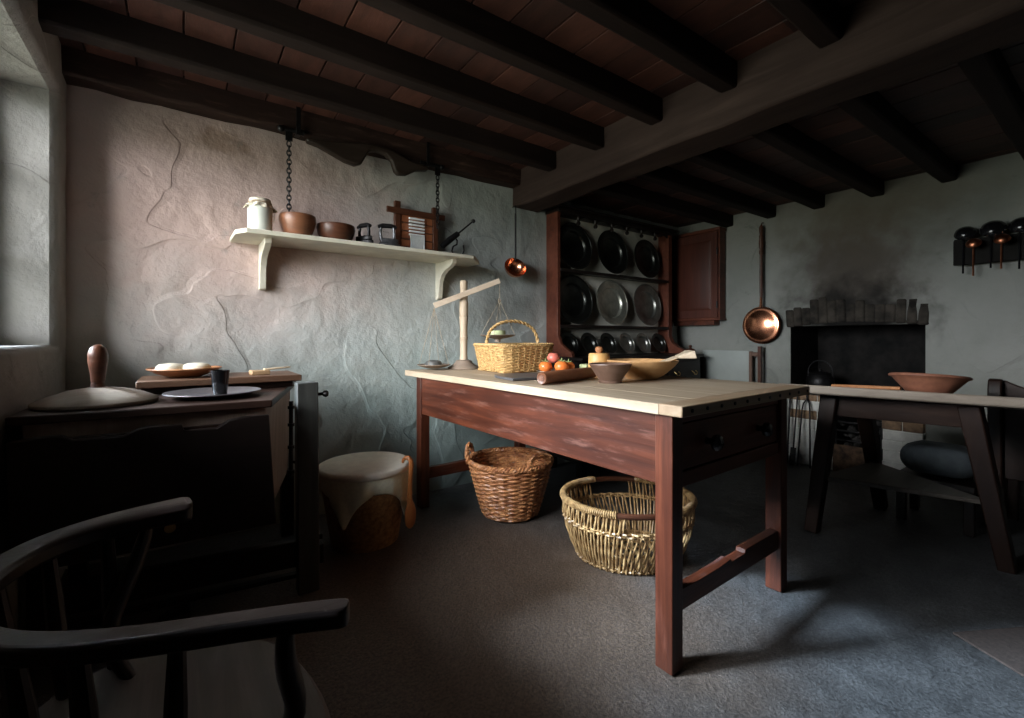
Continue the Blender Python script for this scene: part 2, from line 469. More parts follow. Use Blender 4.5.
# back wall
mb = MB()
wall_grid(mb, (WC-.02, WA, -.02), (1,0,0), (0,0,1), (0,-1,0), lines(0, WB-WC+.04, .03), lines(0, ZT+.05, .03), amp=.007)
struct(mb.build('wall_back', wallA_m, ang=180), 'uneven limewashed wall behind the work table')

# window wall with its deep opening
WY0, WY1, WZ0, WZ1, XG = .88, 2.605, .972, 2.01, -.66
mb = MB()
ex_u = [WY0-YB, WY1-YB] + [WY0-YB-d for d in (.01,.02,.03)] + [WY1-YB+d for d in (.01,.02,.03)]
ex_v = [WZ0+.02, WZ1+.02] + [WZ0+.02-d for d in (.01,.02,.03)] + [WZ1+.02+d for d in (.01,.02,.03)]
def lines2(a, b, step, extra):
    L = lines(a, b, step); L = [x for x in L if min(abs(x-e) for e in extra) > .012 or x in (a, b)]
    return sorted(set(L + list(extra)))
wall_grid(mb, (WC, YB, -.02), (0,1,0), (0,0,1), (1,0,0), lines2(0, WA-YB+.02, .05, ex_u), lines2(0, ZT+.05, .05, ex_v),
          hole=(WY0-YB, WY1-YB, WZ0+.02, WZ1+.02), amp=.006)
dep = abs(XG - WC) + .06
def reveal(o, U, W, N, lu, lv, amp=.006):
    o = V(o); U = V(U); W = V(W); N = V(N)
    ul = lines(0, lu, .04); vl = lines(0, lv, .04); vs = []
    for v in vl:
        for u in ul:
            p = o + U*u + W*v
            k = min(1, u/.1, (lu-u)/.1 if lu-u < .1 else 1, v/.1, (lv-v)/.1)
            vs.append(p + N*lump(p, amp)*max(0, k))
    nu = len(ul); fs = [(j*nu+i, j*nu+i+1, (j+1)*nu+i+1, (j+1)*nu+i) for j in range(len(vl)-1) for i in range(nu-1)]
    mb.add(vs, fs)
x0 = WC - .03
reveal((x0, WY1, WZ0), (-1,0,0), (0,0,1), (0,-1,0), dep, WZ1-WZ0)
reveal((x0, WY0, WZ0), (-1,0,0), (0,0,1), (0,1,0), dep, WZ1-WZ0)
reveal((x0, WY0, WZ0), (-1,0,0), (0,1,0), (0,0,1), dep, WY1-WY0, .003)
reveal((x0, WY0, WZ1), (-1,0,0), (0,1,0), (0,0,-1), dep, WY1-WY0)
struct(mb.build('wall_left', wallC_m, ang=60), 'limewashed wall with a deep window recess')

# wall behind the camera
mb = MB()
wall_grid(mb, (WC-.02, YB, -.02), (1,0,0), (0,0,1), (0,1,0), lines(0, WB-WC+.04, .1), lines(0, ZT+.05, .1), amp=.006)
struct(mb.build('wall_front', wallF_m, ang=180), 'limewashed wall facing the work table')

# hearth wall with fireplace opening
FY0, FY1, FZ = .865, 1.70, 1.095
mb = MB()
ex_u = [FY0-YB, FY1-YB]; ex_v = [FZ+.02]
wall_grid(mb, (WB, YB, -.02), (0,1,0), (0,0,1), (-1,0,0), lines2(0, WA-YB+.02, .03, ex_u), lines2(0, ZT+.05, .03, ex_v),
          hole=(FY0-YB, FY1-YB, 0, FZ+.02), amp=.008, rnd=.02)
struct(mb.build('wall_right', wallB_m, ang=60), 'limewashed hearth wall stained with soot')
mb = MB()
XF = 4.55
mb.box((WB+.03, FY1, 0), (XF, FY1+.1, 2.0)); mb.box((WB+.03, FY0-.1, 0), (XF, FY0, 2.0)); mb.box((XF, FY0-.1, 0), (XF+.1, FY1+.1, 2.0))
mb.box((WB+.06, FY0-.1, 1.9), (XF+.1, FY1+.1, 2.0)); mb.box((WB+.06, FY0-.1, FZ-.0), (WB+.2, FY1+.1, 1.95))
struct(mb.build('trim_1', soot_m), 'sooted masonry lining of the fireplace opening')
# arch stones over the opening
mb = MB()
N = 15
for i in range(N):
    t = (i+.5)/N; y = FY0-.02 + (FY1-FY0+.04)*t; w = (FY1-FY0+.04)/N*.52
    zb = FZ - .012 + .035*(1-(2*t-1)**2); h = .165 + random.uniform(-.04, .04); tl = (t-.5)*.05
    xo = WB - .006 - random.uniform(0, .007)
    mb.hexa([(xo, y-w, zb), (WB+.05, y-w, zb), (WB+.05, y+w, zb), (xo, y+w, zb)],
            [(xo, y-w+tl*h*3, zb+h), (WB+.05, y-w+tl*h*3, zb+h), (WB+.05, y+w+tl*h*3, zb+h), (xo, y+w+tl*h*3, zb+h)])
struct(mb.build('trim_2', vouss_m, bevel=.012, ang=60), 'rough sooty stone arch over the fireplace')

# ceiling boards (run across the joists), with gaps
mb = MB()
nb = int((2.1-WC)/.17)
X0b = math.floor(WC/.17)*.17
k = 0
x = X0b
while x < 2.05:
    mb.box((x+.003, YB, 2.215+random.uniform(0,.004)), (x+.167, WA+.02, 2.25)); x += .17
while x < WB+.1:
    mb.box((x+.003, YB, 2.10+random.uniform(0,.004)), (x+.167, WA+.02, 2.14)); x += .17
mb.box((WC-.1, YB-.1, 2.26), (WB+.2, WA+.1, 2.30))
struct(mb.build('ceiling', board_m, bevel=.002, seg=1), 'dark reddish boards between the joists')

def rough_beam(lo, hi, ax, mat, label, jit=.004, step=.12, bev=.012):
    """squared timber with wobbly hand-hewn edges"""
    mb = MB(); n = max(2, int((hi[ax]-lo[ax])/step)); o = [i for i in range(3) if i != ax]
    vs = []
    for i in range(n+1):
        t = lo[ax] + (hi[ax]-lo[ax])*i/n
        for a, b in ((0,0),(1,0),(1,1),(0,1)):
            p = [0,0,0]; p[ax] = t
            p[o[0]] = (lo, hi)[a][o[0]] + random.uniform(-jit, jit); p[o[1]] = (lo, hi)[b][o[1]] + random.uniform(-jit, jit)
            vs.append(p)
    fs = [(0,3,2,1), tuple(n*4+i for i in range(4))]
    for i in range(n):
        for j in range(4):
            l = (j+1) % 4; fs.append((i*4+j, i*4+l, i*4+4+l, i*4+4+j))
    mb.add(vs, fs)
    return struct(mb.build('ceiling_beam', mat, bevel=bev, ang=50), label)

rough_beam((1.975, YB, 1.962), (2.205, WA+.01, 2.26), 1, beam_y, 'great cross beam carrying the joists', .006, .2, .016)
names = ['second', 'third', 'fourth', 'fifth', 'sixth', 'seventh', 'eighth', 'ninth', 'tenth', 'eleventh', 'twelfth']
for i, y in enumerate((2.33, 1.914, 1.514, 1.133, .732, .33, -.07, -.47, -.87, -1.27)):
    rough_beam((WC-.02, y-.080, 2.105), (1.985, y+.003, 2.235), 0, beam_x, 'ceiling joist on the window side, %s from the shelf wall' % names[i], .003, .25)
for i, y in enumerate((2.23, 1.862, 1.507, 1.14, .766, .39, .02, -.35, -.72, -1.09, -1.46)):
    rough_beam((2.20, y-.060, 2.005), (WB+.02, y+.022, 2.12), 0, beam_x, 'ceiling joist on the hearth side, %s from the dresser wall' % names[i], .003, .25)
rough_beam((WC-.02, WA-.10, 2.10), (1.985, WA+.02, 2.235), 0, plate_beam, 'weathered wall plate timber above the shelf wall', .006, .12)

# window
w = thing('window_1', 'small paned window in the deep recess', 'window', (XG, (WY0+WY1)/2, WZ0))
del w['category']; struct(w)
mb = MB()
a, b_, c, d = WY0, WY1, WZ0, WZ1
mb.box((XG-.03, a, c), (XG+.03, a+.05, d)); mb.box((XG-.03, b_-.05, c), (XG+.03, b_, d))
mb.box((XG-.03, a+.05, c), (XG+.03, b_-.05, c+.05)); mb.box((XG-.03, a+.05, d-.05), (XG+.03, b_-.05, d))
mb.build('window_frame', shelf_m, w, world=True, bevel=.004)
mb = MB()
for i in range(1, 6):
    y = a + (b_-a)*i/6; mb.box((XG-.012, y-.012, c+.05), (XG+.012, y+.012, d-.05))
for i in range(1, 3):
    z = c + (d-c)*i/3; mb.box((XG-.012, a+.05, z-.012), (XG+.012, b_-.05, z+.012))
mb.build('glazing_bars', shelf_m, w, world=True)
gm, gnt, gb = new_mat('window_glass')
tr = gnt.nodes.new('ShaderNodeBsdfTransparent'); gl = gnt.nodes.new('ShaderNodeBsdfGlossy'); gl.inputs['Roughness'].default_value = .02
fr = gnt.nodes.new('ShaderNodeFresnel'); fr.inputs[0].default_value = 1.45; ms = gnt.nodes.new('ShaderNodeMixShader')
gnt.links.new(fr.outputs[0], ms.inputs[0]); gnt.links.new(tr.outputs[0], ms.inputs[1]); gnt.links.new(gl.outputs[0], ms.inputs[2])
gnt.links.new(ms.outputs[0], gnt.nodes['Material Output'].inputs[0])
mb = MB(); mb.box((XG-.002, a+.04, c+.04), (XG+.002, b_-.04, d-.04)); mb.build('pane', gm, w, world=True)

# ------------------------------------------------------------------ work table
TZ = .805
t = thing('work_table', 'large reddish brown kitchen work table with scrubbed pale top and end drawer', 'table', (1.170, .818, 0), R(1.6))
LX, LY = .790, 1.72
ft = TZ - .034
mb = MB()
for i in range(5):   # five long boards
    xa = -.018 + (.905)*i/5; xb = -.018 + .905*(i+1)/5 - .0003
    mb.box((xa, .035, ft), (xb, LY+.12, TZ - random.uniform(0, .0012)))
top = mb.build('tabletop', pine_y, t, bevel=.0012, seg=1)
mb = MB(); mb.box((-.020, -.045, ft), (.89, .034, TZ)); e = mb.build('breadboard_end', bat, t, bevel=.004)
for i in range(11):
    x = .03 + .83*i/10
    mb = MB(); mb.lathe([(0,0),(.006,0),(.006,.003),(0,.004)], 10, Matrix.Translation((x, -.045, ft+.017)) @ Matrix.Rotation(R(90), 4, 'X')); mb.build('nail_head', iron, e)
for (x, y) in ((0,0), (LX-.058,0), (0,LY-.062), (LX-.058,LY-.062)):
    mb = MB(); mb.box((x, y, 0), (x+.056, y+.060, ft)); mb.build('leg', mah_z, t, bevel=.003)
AZ = .555
for x in (.006, LX-.035):
    mb = MB(); mb.box((x, .060, AZ), (x+.026, LY-.062, ft)); mb.build('apron', mah_y, t, bevel=.003)
mb = MB(); mb.box((.056, LY-.035, AZ), (LX-.058, LY-.01, ft)); mb.build('apron', mah_x, t, bevel=.003)
mb = MB()
mb.box((.056, .010, ft-.03), (LX-.058, .04, ft)); mb.box((.056, .010, AZ-.012), (LX-.058, .04, AZ+.035))
mb.build('drawer_rail', DRW, t, bevel=.003)
mb = MB(); mb.box((.060, .014, AZ+.039), (LX-.062, .034, ft-.034)); mb.box((.1, .034, AZ+.05), (LX-.1, .5, AZ+.06)); dr = mb.build('drawer', DRW, t, bevel=.003)
for x in (.215, .565):
    mb = MB()
    mb.lathe([(.012,0),(.010,.012),(.012,.018),(.024,.026),(.027,.036),(.022,.046),(.010,.051),(0,.052)], 24,
             Matrix.Translation((x, .014, .665)) @ Matrix.Rotation(R(90), 4, 'X'))
    mb.build('knob', black_m, dr)
for y in (.012, LY-.048):
    mb = MB()
    pr = [(.056,.165),(LX-.058,.165),(LX-.058,.24),(.47,.24),(.466,.226),(.37,.224),(.366,.236),(.30,.230),(.18,.228),(.056,.232)]
    mb.prism(pr, (0, y, 0), (1,0,0), (0,0,1), (0,1,0), .035); mb.build('stretcher', mah_x, t, bevel=.002)

# ------------------------------------------------------------------ weaving helpers
def woven(ring, rows, z0, z1, stakes, tr, amp, phase=0, n=5, per=4):
    """rows of round rods woven in and out of upright stakes; ring(t,z)->(x,y,nx,ny)"""
    mb = MB()
    for i in range(rows):
        z = z0 + (z1-z0)*(i+.5)/rows; P = []
        m = stakes*per
        for k in range(m):
            th = k/m
            x, y, nx, ny = ring(th, z)
            o = amp*math.cos(PI*(k/per) + PI*(i % 2)) + random.uniform(-.0012, .0012)
            P.append((x + nx*o, y + ny*o, z + random.uniform(-.0016, .0016)))
        mb.tube(P, tr, n, closed=True)
    for k in range(stakes):
        P = []
        for i in range(7):
            z = z0 + (z1-z0)*i/6; x, y, nx, ny = ring(k/stakes, z); P.append((x, y, z))
        mb.tube(P, tr*1.05, 5)
    return mb

def round_ring(rf):
    def f(th, z):
        a = 2*PI*th; r = rf(z); return r*math.cos(a), r*math.sin(a), math.cos(a), math.sin(a)
    return f

def rope_ring(mb, ring, z, r, tw, strands=3, n=160, turns=22):
    for s_ in range(strands):
        P = []
        for k in range(n):
            x, y, nx, ny = ring(k/n, z); a = 2*PI*(turns*k/n + s_/strands)
            P.append((x + nx*tw*math.cos(a), y + ny*tw*math.cos(a), z + tw*math.sin(a)))
        mb.tube(P, r, 6, closed=True)
    return mb

def twist(mb, path, r, tw, strands=2, turns=6):
    P = [V(p) for p in path]; m = len(P)
    for s_ in range(strands):
        Q = []
        for i, p in enumerate(P):
            tdir = (P[min(i+1, m-1)] - P[max(i-1, 0)]).normalized()
            x = tdir.cross(V((.3,.2,1))).normalized(); y = tdir.cross(x)
            a = 2*PI*(turns*i/(m-1) + s_/strands)
            Q.append(p + x*tw*math.cos(a) + y*tw*math.sin(a))
        mb.tube(Q, r, 6)
    return mb

def arc(p0, p1, h, n=24, bulge=(0,0,1), k=1.0):
    p0 = V(p0); p1 = V(p1); b = V(bulge)
    return [p0.lerp(p1, .5 - .5*math.cos(PI*i/n)) + b*h*math.sin(PI*i/n)**k for i in range(n+1)]

# basket of brown osier under the far end of the table
t = thing('log_basket', 'brown round wicker basket with two rope handles under the far end of work table', 'basket', (1.515, 2.125, 0))
rf = lambda z: .148 + .085*min(1, (z/.30))**.9
rg = round_ring(rf)
woven(rg, 25, .012, .30, 24, .0072, .006).build('woven_side', osier_r, t)
mb = MB(); mb.lathe([(0,.004),(.145,.004),(.150,.012),(.14,.018),(0,.018)], 32); mb.build('base', osier_r, t)
mb = MB(); rope_ring(mb, rg, .308, .0085, .009, turns=26); mb.build('rim', osier_r, t)
for sgn in (1, -1):
    a = R(140 if sgn > 0 else -80); d = V((math.cos(a), math.sin(a), 0)); s_ = V((-d.y, d.x, 0))
    p0 = d*.228 - s_*.085 + V((0,0,.30)); p1 = d*.228 + s_*.085 + V((0,0,.30))
    mb = MB(); twist(mb, arc(p0, p1, .085 if sgn > 0 else .060, 30, (d*(.15 if sgn > 0 else -.35) + V((0,0,1))), .7), .008, .008, 2, 7)
    mb.build('handle', osier_r, t)

# buff open-work basket under the near end
t = thing('potato_basket', 'wide oval open-work basket of buff rods under near end of work table', 'basket', (1.675, 1.415, 0), R(-35))
AX, BX = .290, .255
def oval(z, th):
    k = .78 + .235*math.sin(min(1, z/.24)*PI*.52)
    a = 2*PI*th; return AX*k*math.cos(a), BX*k*math.sin(a), math.cos(a), math.sin(a)
mb = MB(); NR = 104
for k in range(NR):
    th = k/NR; hole = any(abs(((th - h + .5) % 1) - .5) < .056 for h in (.75, .25))
    zt = .190 if hole else .258
    P = []
    for i in range(9):
        z = .004 + (zt-.004)*i/8; x, y, nx, ny = oval(z, th + .0022*i + (.0012 if k % 2 else -.0012)*math.sin(i*1.1))
        o = .0035*math.cos(PI*i*.5 + PI*(k % 2))
        P.append((x + nx*o, y + ny*o, z))
    mb.tube(P, [.0058]*4 + [.0046]*5, 6)
for i in range(5):
    z = .006; P = []
    for k in range(60):
        x, y, nx, ny = oval(z, k/60); s_ = .98 - i*.2; P.append((x*s_, y*s_, z))
    mb.tube(P, .006, 5, closed=True)
for i in range(11):
    u = -1 + 2*(i+.5)/11; h = math.sqrt(1-u*u)
    mb.tube([(AX*.8*u, -BX*.8*h, .008), (AX*.8*u, BX*.8*h, .008)], .008, 6)
mb.build('woven_side', osier_p, t)
mb = MB()
for z in (.012, .178):
    for dz in (0, .011):
        mb.tube([(lambda q: (q[0]+q[2]*.006*math.cos(PI*k/2+dz*300), q[1]+q[3]*.006*math.cos(PI*k/2+dz*300), z+dz))(oval(z, k/160)) for k in range(160)], .0055, 5, closed=True)
mb.build('weft_band', osier_p, t)
mb = MB()
for h in (.75, .25):                         # rim in two long arcs between the hand holes
    P = []
    for i in range(61):
        th = h + .06 + (.38)*i/60; q = oval(.268, th); P.append((q[0], q[1], .268))
    mb.tube(P, .013, 10)
    # wrapping turns
    for i in range(76):
        th = h + .06 + .38*i/75; q = oval(.268, th); c = V((q[0], q[1], .268)); nrm = V((q[2], q[3], 0)).normalized()
        mb.tube([c + nrm*.014*math.cos(a) + V((0,0,.014*math.sin(a))) for a in [2*PI*j/10 for j in range(10)]], .0032, 5, closed=True)
mb.build('rim', osier_p, t)
for h in (.75, .25):
    P = [(lambda q: (q[0], q[1], .266))(oval(.268, h - .066 + .132*i/10)) for i in range(11)]
    mb = MB(); mb.tube(P, .0125, 10); mb.build('hand_grip', treen_d, t, label='dark wooden grip bar')

# ------------------------------------------------------------------ lidded straw bin with cloth and spoon
t = thing('straw_bin', 'straw bin covered by a cloth and round white lid beside work table', 'bin', (.735, 2.275, 0))
mb = MB()
prof = []
for i in range(17):
    z = .33*i/16; r = .155 + .05*(z/.33); prof += [(r+.004, z), (r+.0075, z+.010)]
mb.lathe([(0,0)] + prof + [(.19,.335),(0,.335)], 40); mb.build('body', coil_m, t, ang=60)
mb = MB()
# cloth: hangs in pointed corners round the rim
NTH, NZ = 144, 14
vs = []; fs = []
for j in range(NZ+1):
    for k in range(NTH):
        a = 2*PI*k/NTH
        a0 = a - R(-134) - PI/4             # corners of the square cloth: one toward the room
        L = .305/max(abs(math.cos(a0)), abs(math.sin(a0))) - .212
        L = .078 + (L - .093)*1.25
        f = j/NZ; z = .355 - L*f
        rr = .212 + .016*math.sin(f*PI*.8) - .012*f + .007*f*math.sin(9*a + 1.3*math.sin(3*a)) + .003*f*math.sin(23*a)
        vs.append((rr*math.cos(a), rr*math.sin(a), z))
for j in range(NZ):
    for k in range(NTH):
        l = (k+1) % NTH; fs.append((j*NTH+k, j*NTH+l, (j+1)*NTH+l, (j+1)*NTH+k))
mb.add(vs, fs); cl = mb.build('cover_cloth', linen, t, ang=180)
so = cl.modifiers.new('thick', 'SOLIDIFY'); so.thickness = .003
mb = MB(); mb.lathe([(0,.340),(.200,.340),(.222,.350),(.226,.362),(.223,.376),(.212,.382),(0,.385)], 64); mb.build('lid', linen_w, t, ang=50)
# spoon hooked on the lid edge
sp = thing('wooden_spoon', 'orange wooden hooked spoon hanging on the lid of the straw bin', 'spoon', (.735, 2.275, 0))
a = R(-50); d = V((math.cos(a), math.sin(a), 0)); s_ = V((-d.y, d.x, 0))
B = V((.735, 2.275, 0))
P = [B + d*r + V((0,0,z)) for r, z in ((.205,.392),(.208,.408),(.220,.418),(.236,.418),(.247,.405),(.250,.385),(.246,.34),(.243,.28),(.242,.235),(.242,.20))]
mb = MB(); mb.tube(P, [.006,.008,.010,.012,.0125,.012,.0105,.0105,.012,.014], 10); mb.build('handle', spoon_m, sp, world=True)
mb = MB()
prof = [(0,0),(.014,.006),(.027,.022),(.033,.05),(.032,.085),(.024,.115),(.014,.135),(0,.137)]
M = Matrix.Translation(B + d*.245 + V((0,0,.075))) @ Matrix.Rotation(a - R(25), 4, 'Z') @ Matrix.Diagonal((.42, 1, 1, 1))
mb.lathe(prof, 24, M); mb.build('bowl', spoon_m, sp, world=True)

# ------------------------------------------------------------------ chest on stand by the window wall
CZ = .78
t = thing('side_chest', 'dark wooden chest with scalloped front board and tall post standing beneath window wall', 'chest', (0, 2.1, 0))
mb = MB()
pl = [(-.402,1.842),(.254,1.812),(.478,2.60),(-.402,2.64)]
mb.hexa([(x, y, CZ-.026) for x, y in pl], [(x, y, CZ) for x, y in pl]); mb.build('top_board', oak_x, t, world=True, bevel=.004)
pb = [(-.375,1.87),(.240,1.850),(.445,2.57),(-.375,2.60)]
mb = MB(); mb.hexa([(x*.97, y+.03 if y < 2 else y, .315) for x, y in pb], [(x, y, CZ-.026) for x, y in pb]); mb.build('body', chest_side, t, world=True, bevel=.004)
# scalloped front board
mb = MB()
topz = [(-.395,.715),(-.31,.722),(-.285,.72),(-.262,.705),(-.15,.703),(-.115,.72),(-.09,.725),(-.005,.722),(.0,.70),(.09,.700),(.125,.722),(.16,.728),(.245,.728)]
out = [(-.385,.345),(.268,.338)] + topz[::-1]
mb.prism(out, (0, 1.812, 0), (1,0,0), (0,0,1), (0,1,0), .026); mb.build('front_board', blk_x, t, world=True, bevel=.004)
mb = MB()
mb.lathe([(.010,0),(.008,.012),(.014,.02),(.015,.028),(0,.032)], 16, Matrix.Translation((-.035, 1.812, .405)) @ Matrix.Rotation(R(90), 4, 'X'))
mb.build('knob', brass, t, world=True)
mb = MB(); mb.box((-.375, 1.838, .690), (.236, 1.872, .706)); mb.build('ledge', oak_x, t, world=True, bevel=.003)
# post and rails
mb = MB(); mb.bar((.40,1.945,0), (.394,1.945,.825), .078, .055, up=(0,1,0)); po = mb.build('post', post_m, t, world=True, bevel=.004)
mb = MB(); mb.lathe([(.006,0),(.006,.02),(.011,.024),(.014,.034),(.010,.042),(0,.045)], 14, Matrix.Translation((.433,1.94,.775)) @ Matrix.Rotation(R(90), 4, 'Y')); mb.build('peg_knob', iron, po, world=True)
mb = MB(); mb.box((.436,1.93,.195), (.452,1.962,.215)); mb.box((.436,1.925,.10), (.456,1.965,.175)); mb.build('tenon', blk_x, po, world=True, bevel=.003)
mb = MB(); mb.bar((.36,1.95,.158), (-.385,2.05,.158), .035, .10); mb.build('rail', blk_x, t, world=True, bevel=.004)
mb = MB(); mb.bar((.36,1.95,.072), (-.385,2.05,.072), .03, .016); mb.build('rail', blk_x, t, world=True, bevel=.002)
for x, y in ((-.375,2.05), (-.36,2.58), (.42,2.56)):
    mb = MB(); mb.box((x-.022, y-.03, 0), (x+.035, y+.03, .33)); mb.build('leg', blk_z, t, world=True, bevel=.004)
mb = MB(); mb.hexa([(-.12,1.90,0),(.02,1.90,0),(.02,2.02,0),(-.12,2.02,0)], [(-.03,1.92,.055),(.02,1.92,.06),(.02,2.0,.06),(-.03,2.0,.055)]); mb.build('foot_block', blk_x, t, world=True, bevel=.004)
mb = MB(); P = [(.345,2.06,z) for z in (.35,.45,.55,.65,.74)]
mb.tube([(.352,2.02,z) for z in (.44,.5,.6,.7,.745)], .008, 8)
for z in (.46, .56, .65, .72): mb.tube([(.352,2.02,z-.006), (.352,2.02,z+.006)], .013, 10)
mb.tube([(.352,2.02,.50),(.385,1.972,.50)], .006, 8)
mb.build('hinge_rod', iron, t, world=True)

# two boards lying on the chest
mb = MB(); mb.box((-.135,2.25,CZ+.0005), (.40,2.56,CZ+.026)); tag(mb.build('wooden_board', oak_x, bevel=.004), 'lower of two dark boards lying on the chest', 'board', 'boards on the chest')
mb = MB(); mb.box((-.148,2.225,CZ+.027), (.432,2.55,CZ+.055)); tag(mb.build('wooden_board', wood('board_brown', [(.06,.028,.016),(.12,.06,.034),(.18,.10,.06)], 0, .5), bevel=.004), 'upper brown board of the two lying on the chest', 'board', 'boards on the chest')
BZ = CZ + .055
# domed lid with turned handle
t = thing('domed_press', 'shallow domed wooden disc with upright turned handle on the chest', 'butter press', (-.232, 2.035, CZ+.001)); t.scale = (.93,.93,1)
mb = MB(); mb.lathe([(0,0),(.168,0),(.172,.004),(.172,.012),(.168,.016),(.13,.033),(.08,.048),(.03,.055),(0,.056)], 56); mb.build('disc', lid_m, t, ang=40)
mb = MB(); mb.lathe([(0,.045),(.026,.045),(.026,.05),(.021,.056),(.020,.064),(.0185,.072),(.020,.074),(.0195,.08),(.022,.105),(.027,.135),(.028,.146),(.0275,.150),(.0285,.153),(.028,.168),(.022,.186),(.010,.196),(0,.198)], 28); mb.build('handle', treen_d, t, ang=40)
# plate and beaker
t = thing('pewter_plate', 'wide dull plate carrying a black beaker on the chest', 'plate', (.092, 2.045, CZ+.001))
mb = MB(); mb.lathe([(0,.0),(.095,.0),(.100,.004),(.150,.016),(.156,.018),(.154,.021),(.105,.010),(.095,.005),(0,.005)], 56); mb.build('dish', plain('grey_plate', (.12,.11,.115), .35, .5, var=.2), t, ang=40)
t = thing('beaker', 'black ridged beaker standing on the dull plate', 'beaker', (.110, 2.02, CZ+.0072))
mb = MB(); pr = [(0,0),(.0225,0)]
for i in range(9): pr += [(.0225+.0009*i, .006+.0095*i), (.0236+.0009*i, .0105+.0095*i)]
pr += [(.0315,.093),(.029,.093),(.020,.01),(0,.008)]
mb.lathe(pr, 32); mb.build('cup', black_m, t, ang=30)
# dish with two rounds of dough
t = thing('wooden_dish', 'shallow orange brown wooden dish holding pale rounds on the stacked boards', 'dish', (.005, 2.385, BZ))
mb = MB(); mb.lathe([(0,0),(.055,0),(.062,.004),(.10,.018),(.133,.036),(.131,.040),(.098,.024),(.055,.011),(0,.010)], 48); mb.build('bowl', treen, t, ang=40)
for (x, y, l) in ((-.045,2.39,'pale round of butter on the wooden dish, beside the window end'), (.045,2.372,'pale round of butter on the wooden dish, at the post end')):
    mb = MB(); mb.lathe([(0,0),(.042,0),(.050,.006),(.053,.016),(.049,.028),(.038,.036),(.015,.039),(0,.039)], 28, Matrix.Translation((x, y, BZ+.020)))
    tag(mb.build('butter_round', dough, ang=60), l, 'butter', 'butter rounds on the dish')
# butter pats
t = thing('butter_pat', 'small pale wooden butter pat lying on the stacked boards', 'butter pat', (.315, 2.345, BZ), R(6))
mb = MB(); mb.box((-.075,-.03,0), (.0,.03,.02)); mb.build('blade', wood('pat_wood', [(.32,.20,.10),(.44,.29,.16),(.52,.37,.22)], 0, .5), t, bevel=.004)
mb = MB(); mb.hexa([(-.02,-.018,.018),(.09,-.012,.026),(.09,.012,.026),(-.02,.018,.018)], [(-.02,-.018,.026),(.09,-.012,.032),(.09,.012,.032),(-.02,.018,.026)]); mb.build('handle', pine_x, t, bevel=.002)

# ------------------------------------------------------------------ windsor armchair in front
t = thing('windsor_armchair', 'dark low-backed wooden armchair with curved arm bow in front of the chest', 'chair', (-.02, .85, 0))
ctr = [(.012,1.112),(-.03,1.106),(-.08,1.096),(-.13,1.078),(-.175,1.045),(-.208,.995),(-.225,.935),(-.228,.87),(-.215,.81),(-.187,.757),(-.147,.715),(-.10,.684),(-.05,.660),(0,.640),(.05,.622),(.10,.603),(.14,.586),(.165,.574)]
# smooth the bow
def smooth(P, it=2):
    for _ in range(it):
        Q = [P[0]]
        for p, q in zip(P, P[1:]):
            Q += [tuple(a*.75+b*.25 for a, b in zip(p, q)), tuple(a*.25+b*.75 for a, b in zip(p, q))]
        P = Q + [P[-1]]
    return P
bow = smooth([(x, y, .662) for x, y in ctr], 2)
m = len(bow)
ws = []
for i in range(m):
    f = i/(m-1); w_ = .080 if f < .2 else (.066 if f < .4 else .060)
    w_ = .080 + (.034-.080)*min(1, f/.5)
    end = min(1, min(i, m-1-i)/3); ws.append(w_*(.35+.65*math.sqrt(end)))
mb = MB(); mb.sweep(bow, ws, [.034 - .010*min(1, i/(m*.5)) for i in range(m)]); mb.build('arm_bow', arm_m, t, world=True, bevel=.004, ang=40)
outl = smooth([(.128,.975,0),(.155,.93,0),(.176,.85,0),(.185,.76,0),(.178,.69,0),(.14,.64,0),(.03,.645,0),(-.10,.685,0),(-.19,.76,0),(-.225,.86,0),(-.215,.96,0),(-.16,1.04,0),(-.05,1.08,0),(.06,1.055,0),(.128,.975,0)], 1)[:-1]
mb = MB()
vs = []; rings = [(.93,.385),(1.0,.395),(1.0,.42),(.965,.430),(.80,.424),(.55,.414),(.25,.412)]
cx, cy = -.03, .86; n = len(outl)
for s_, z in rings: vs += [(cx + (p[0]-cx)*s_, cy + (p[1]-cy)*s_, z) for p in outl]
fs = [tuple(reversed(range(n)))]
for j in range(len(rings)-1):
    for k in range(n): l = (k+1) % n; fs.append((j*n+k, j*n+l, (j+1)*n+l, (j+1)*n+k))
fs.append(tuple((len(rings)-1)*n + k for k in range(n)))
mb.add(vs, fs); mb.build('seat', seat_m, t, world=True, ang=50, label='worn grey saddle seat')
def along(f): return V(bow[int(f*(m-1))])
for f in (.17, .26, .34, .42, .50, .58, .66, .75):
    p = along(f); q = V((cx + (p.x-cx)*.84, cy + (p.y-cy)*.84, .42))
    mb = MB(); mb.tube([p - V((0,0,.01)), p.lerp(q, .35), p.lerp(q, .6), q], [.009,.012,.0125,.009], 10); mb.build('spindle', arm_m, t, world=True)
for (p, q, bd) in (((-.055,1.100,.65), (-.075,1.02,.415), (-.030,.0,0)), ((.10,.605,.65), (.065,.69,.415), (.035,0,0))):
    p = V(p); q = V(q); b = V(bd)
    P = [p.lerp(q, i/10) + b*math.sin(PI*i/10) - b*.35*math.sin(2*PI*i/10) for i in range(11)]
    mb = MB(); mb.tube(P, [.013,.015,.0165,.018,.0185,.018,.0175,.0165,.0155,.0145,.014], 12, squash=.75); mb.build('arm_support', arm_m, t, world=True)
for (x, y, dx, dy) in ((.10,.72,.07,-.04), (.07,.98,.05,.06), (-.16,.80,-.06,-.05), (-.14,.97,-.06,.05)):
    mb = MB(); P = [(x + dx*k, y + dy*k, .40*(1-k)) for k in (0,.2,.45,.6,.8,1)]
    mb.tube(P, [.014,.018,.022,.017,.019,.013], 12); mb.build('leg', arm_m, t, world=True)
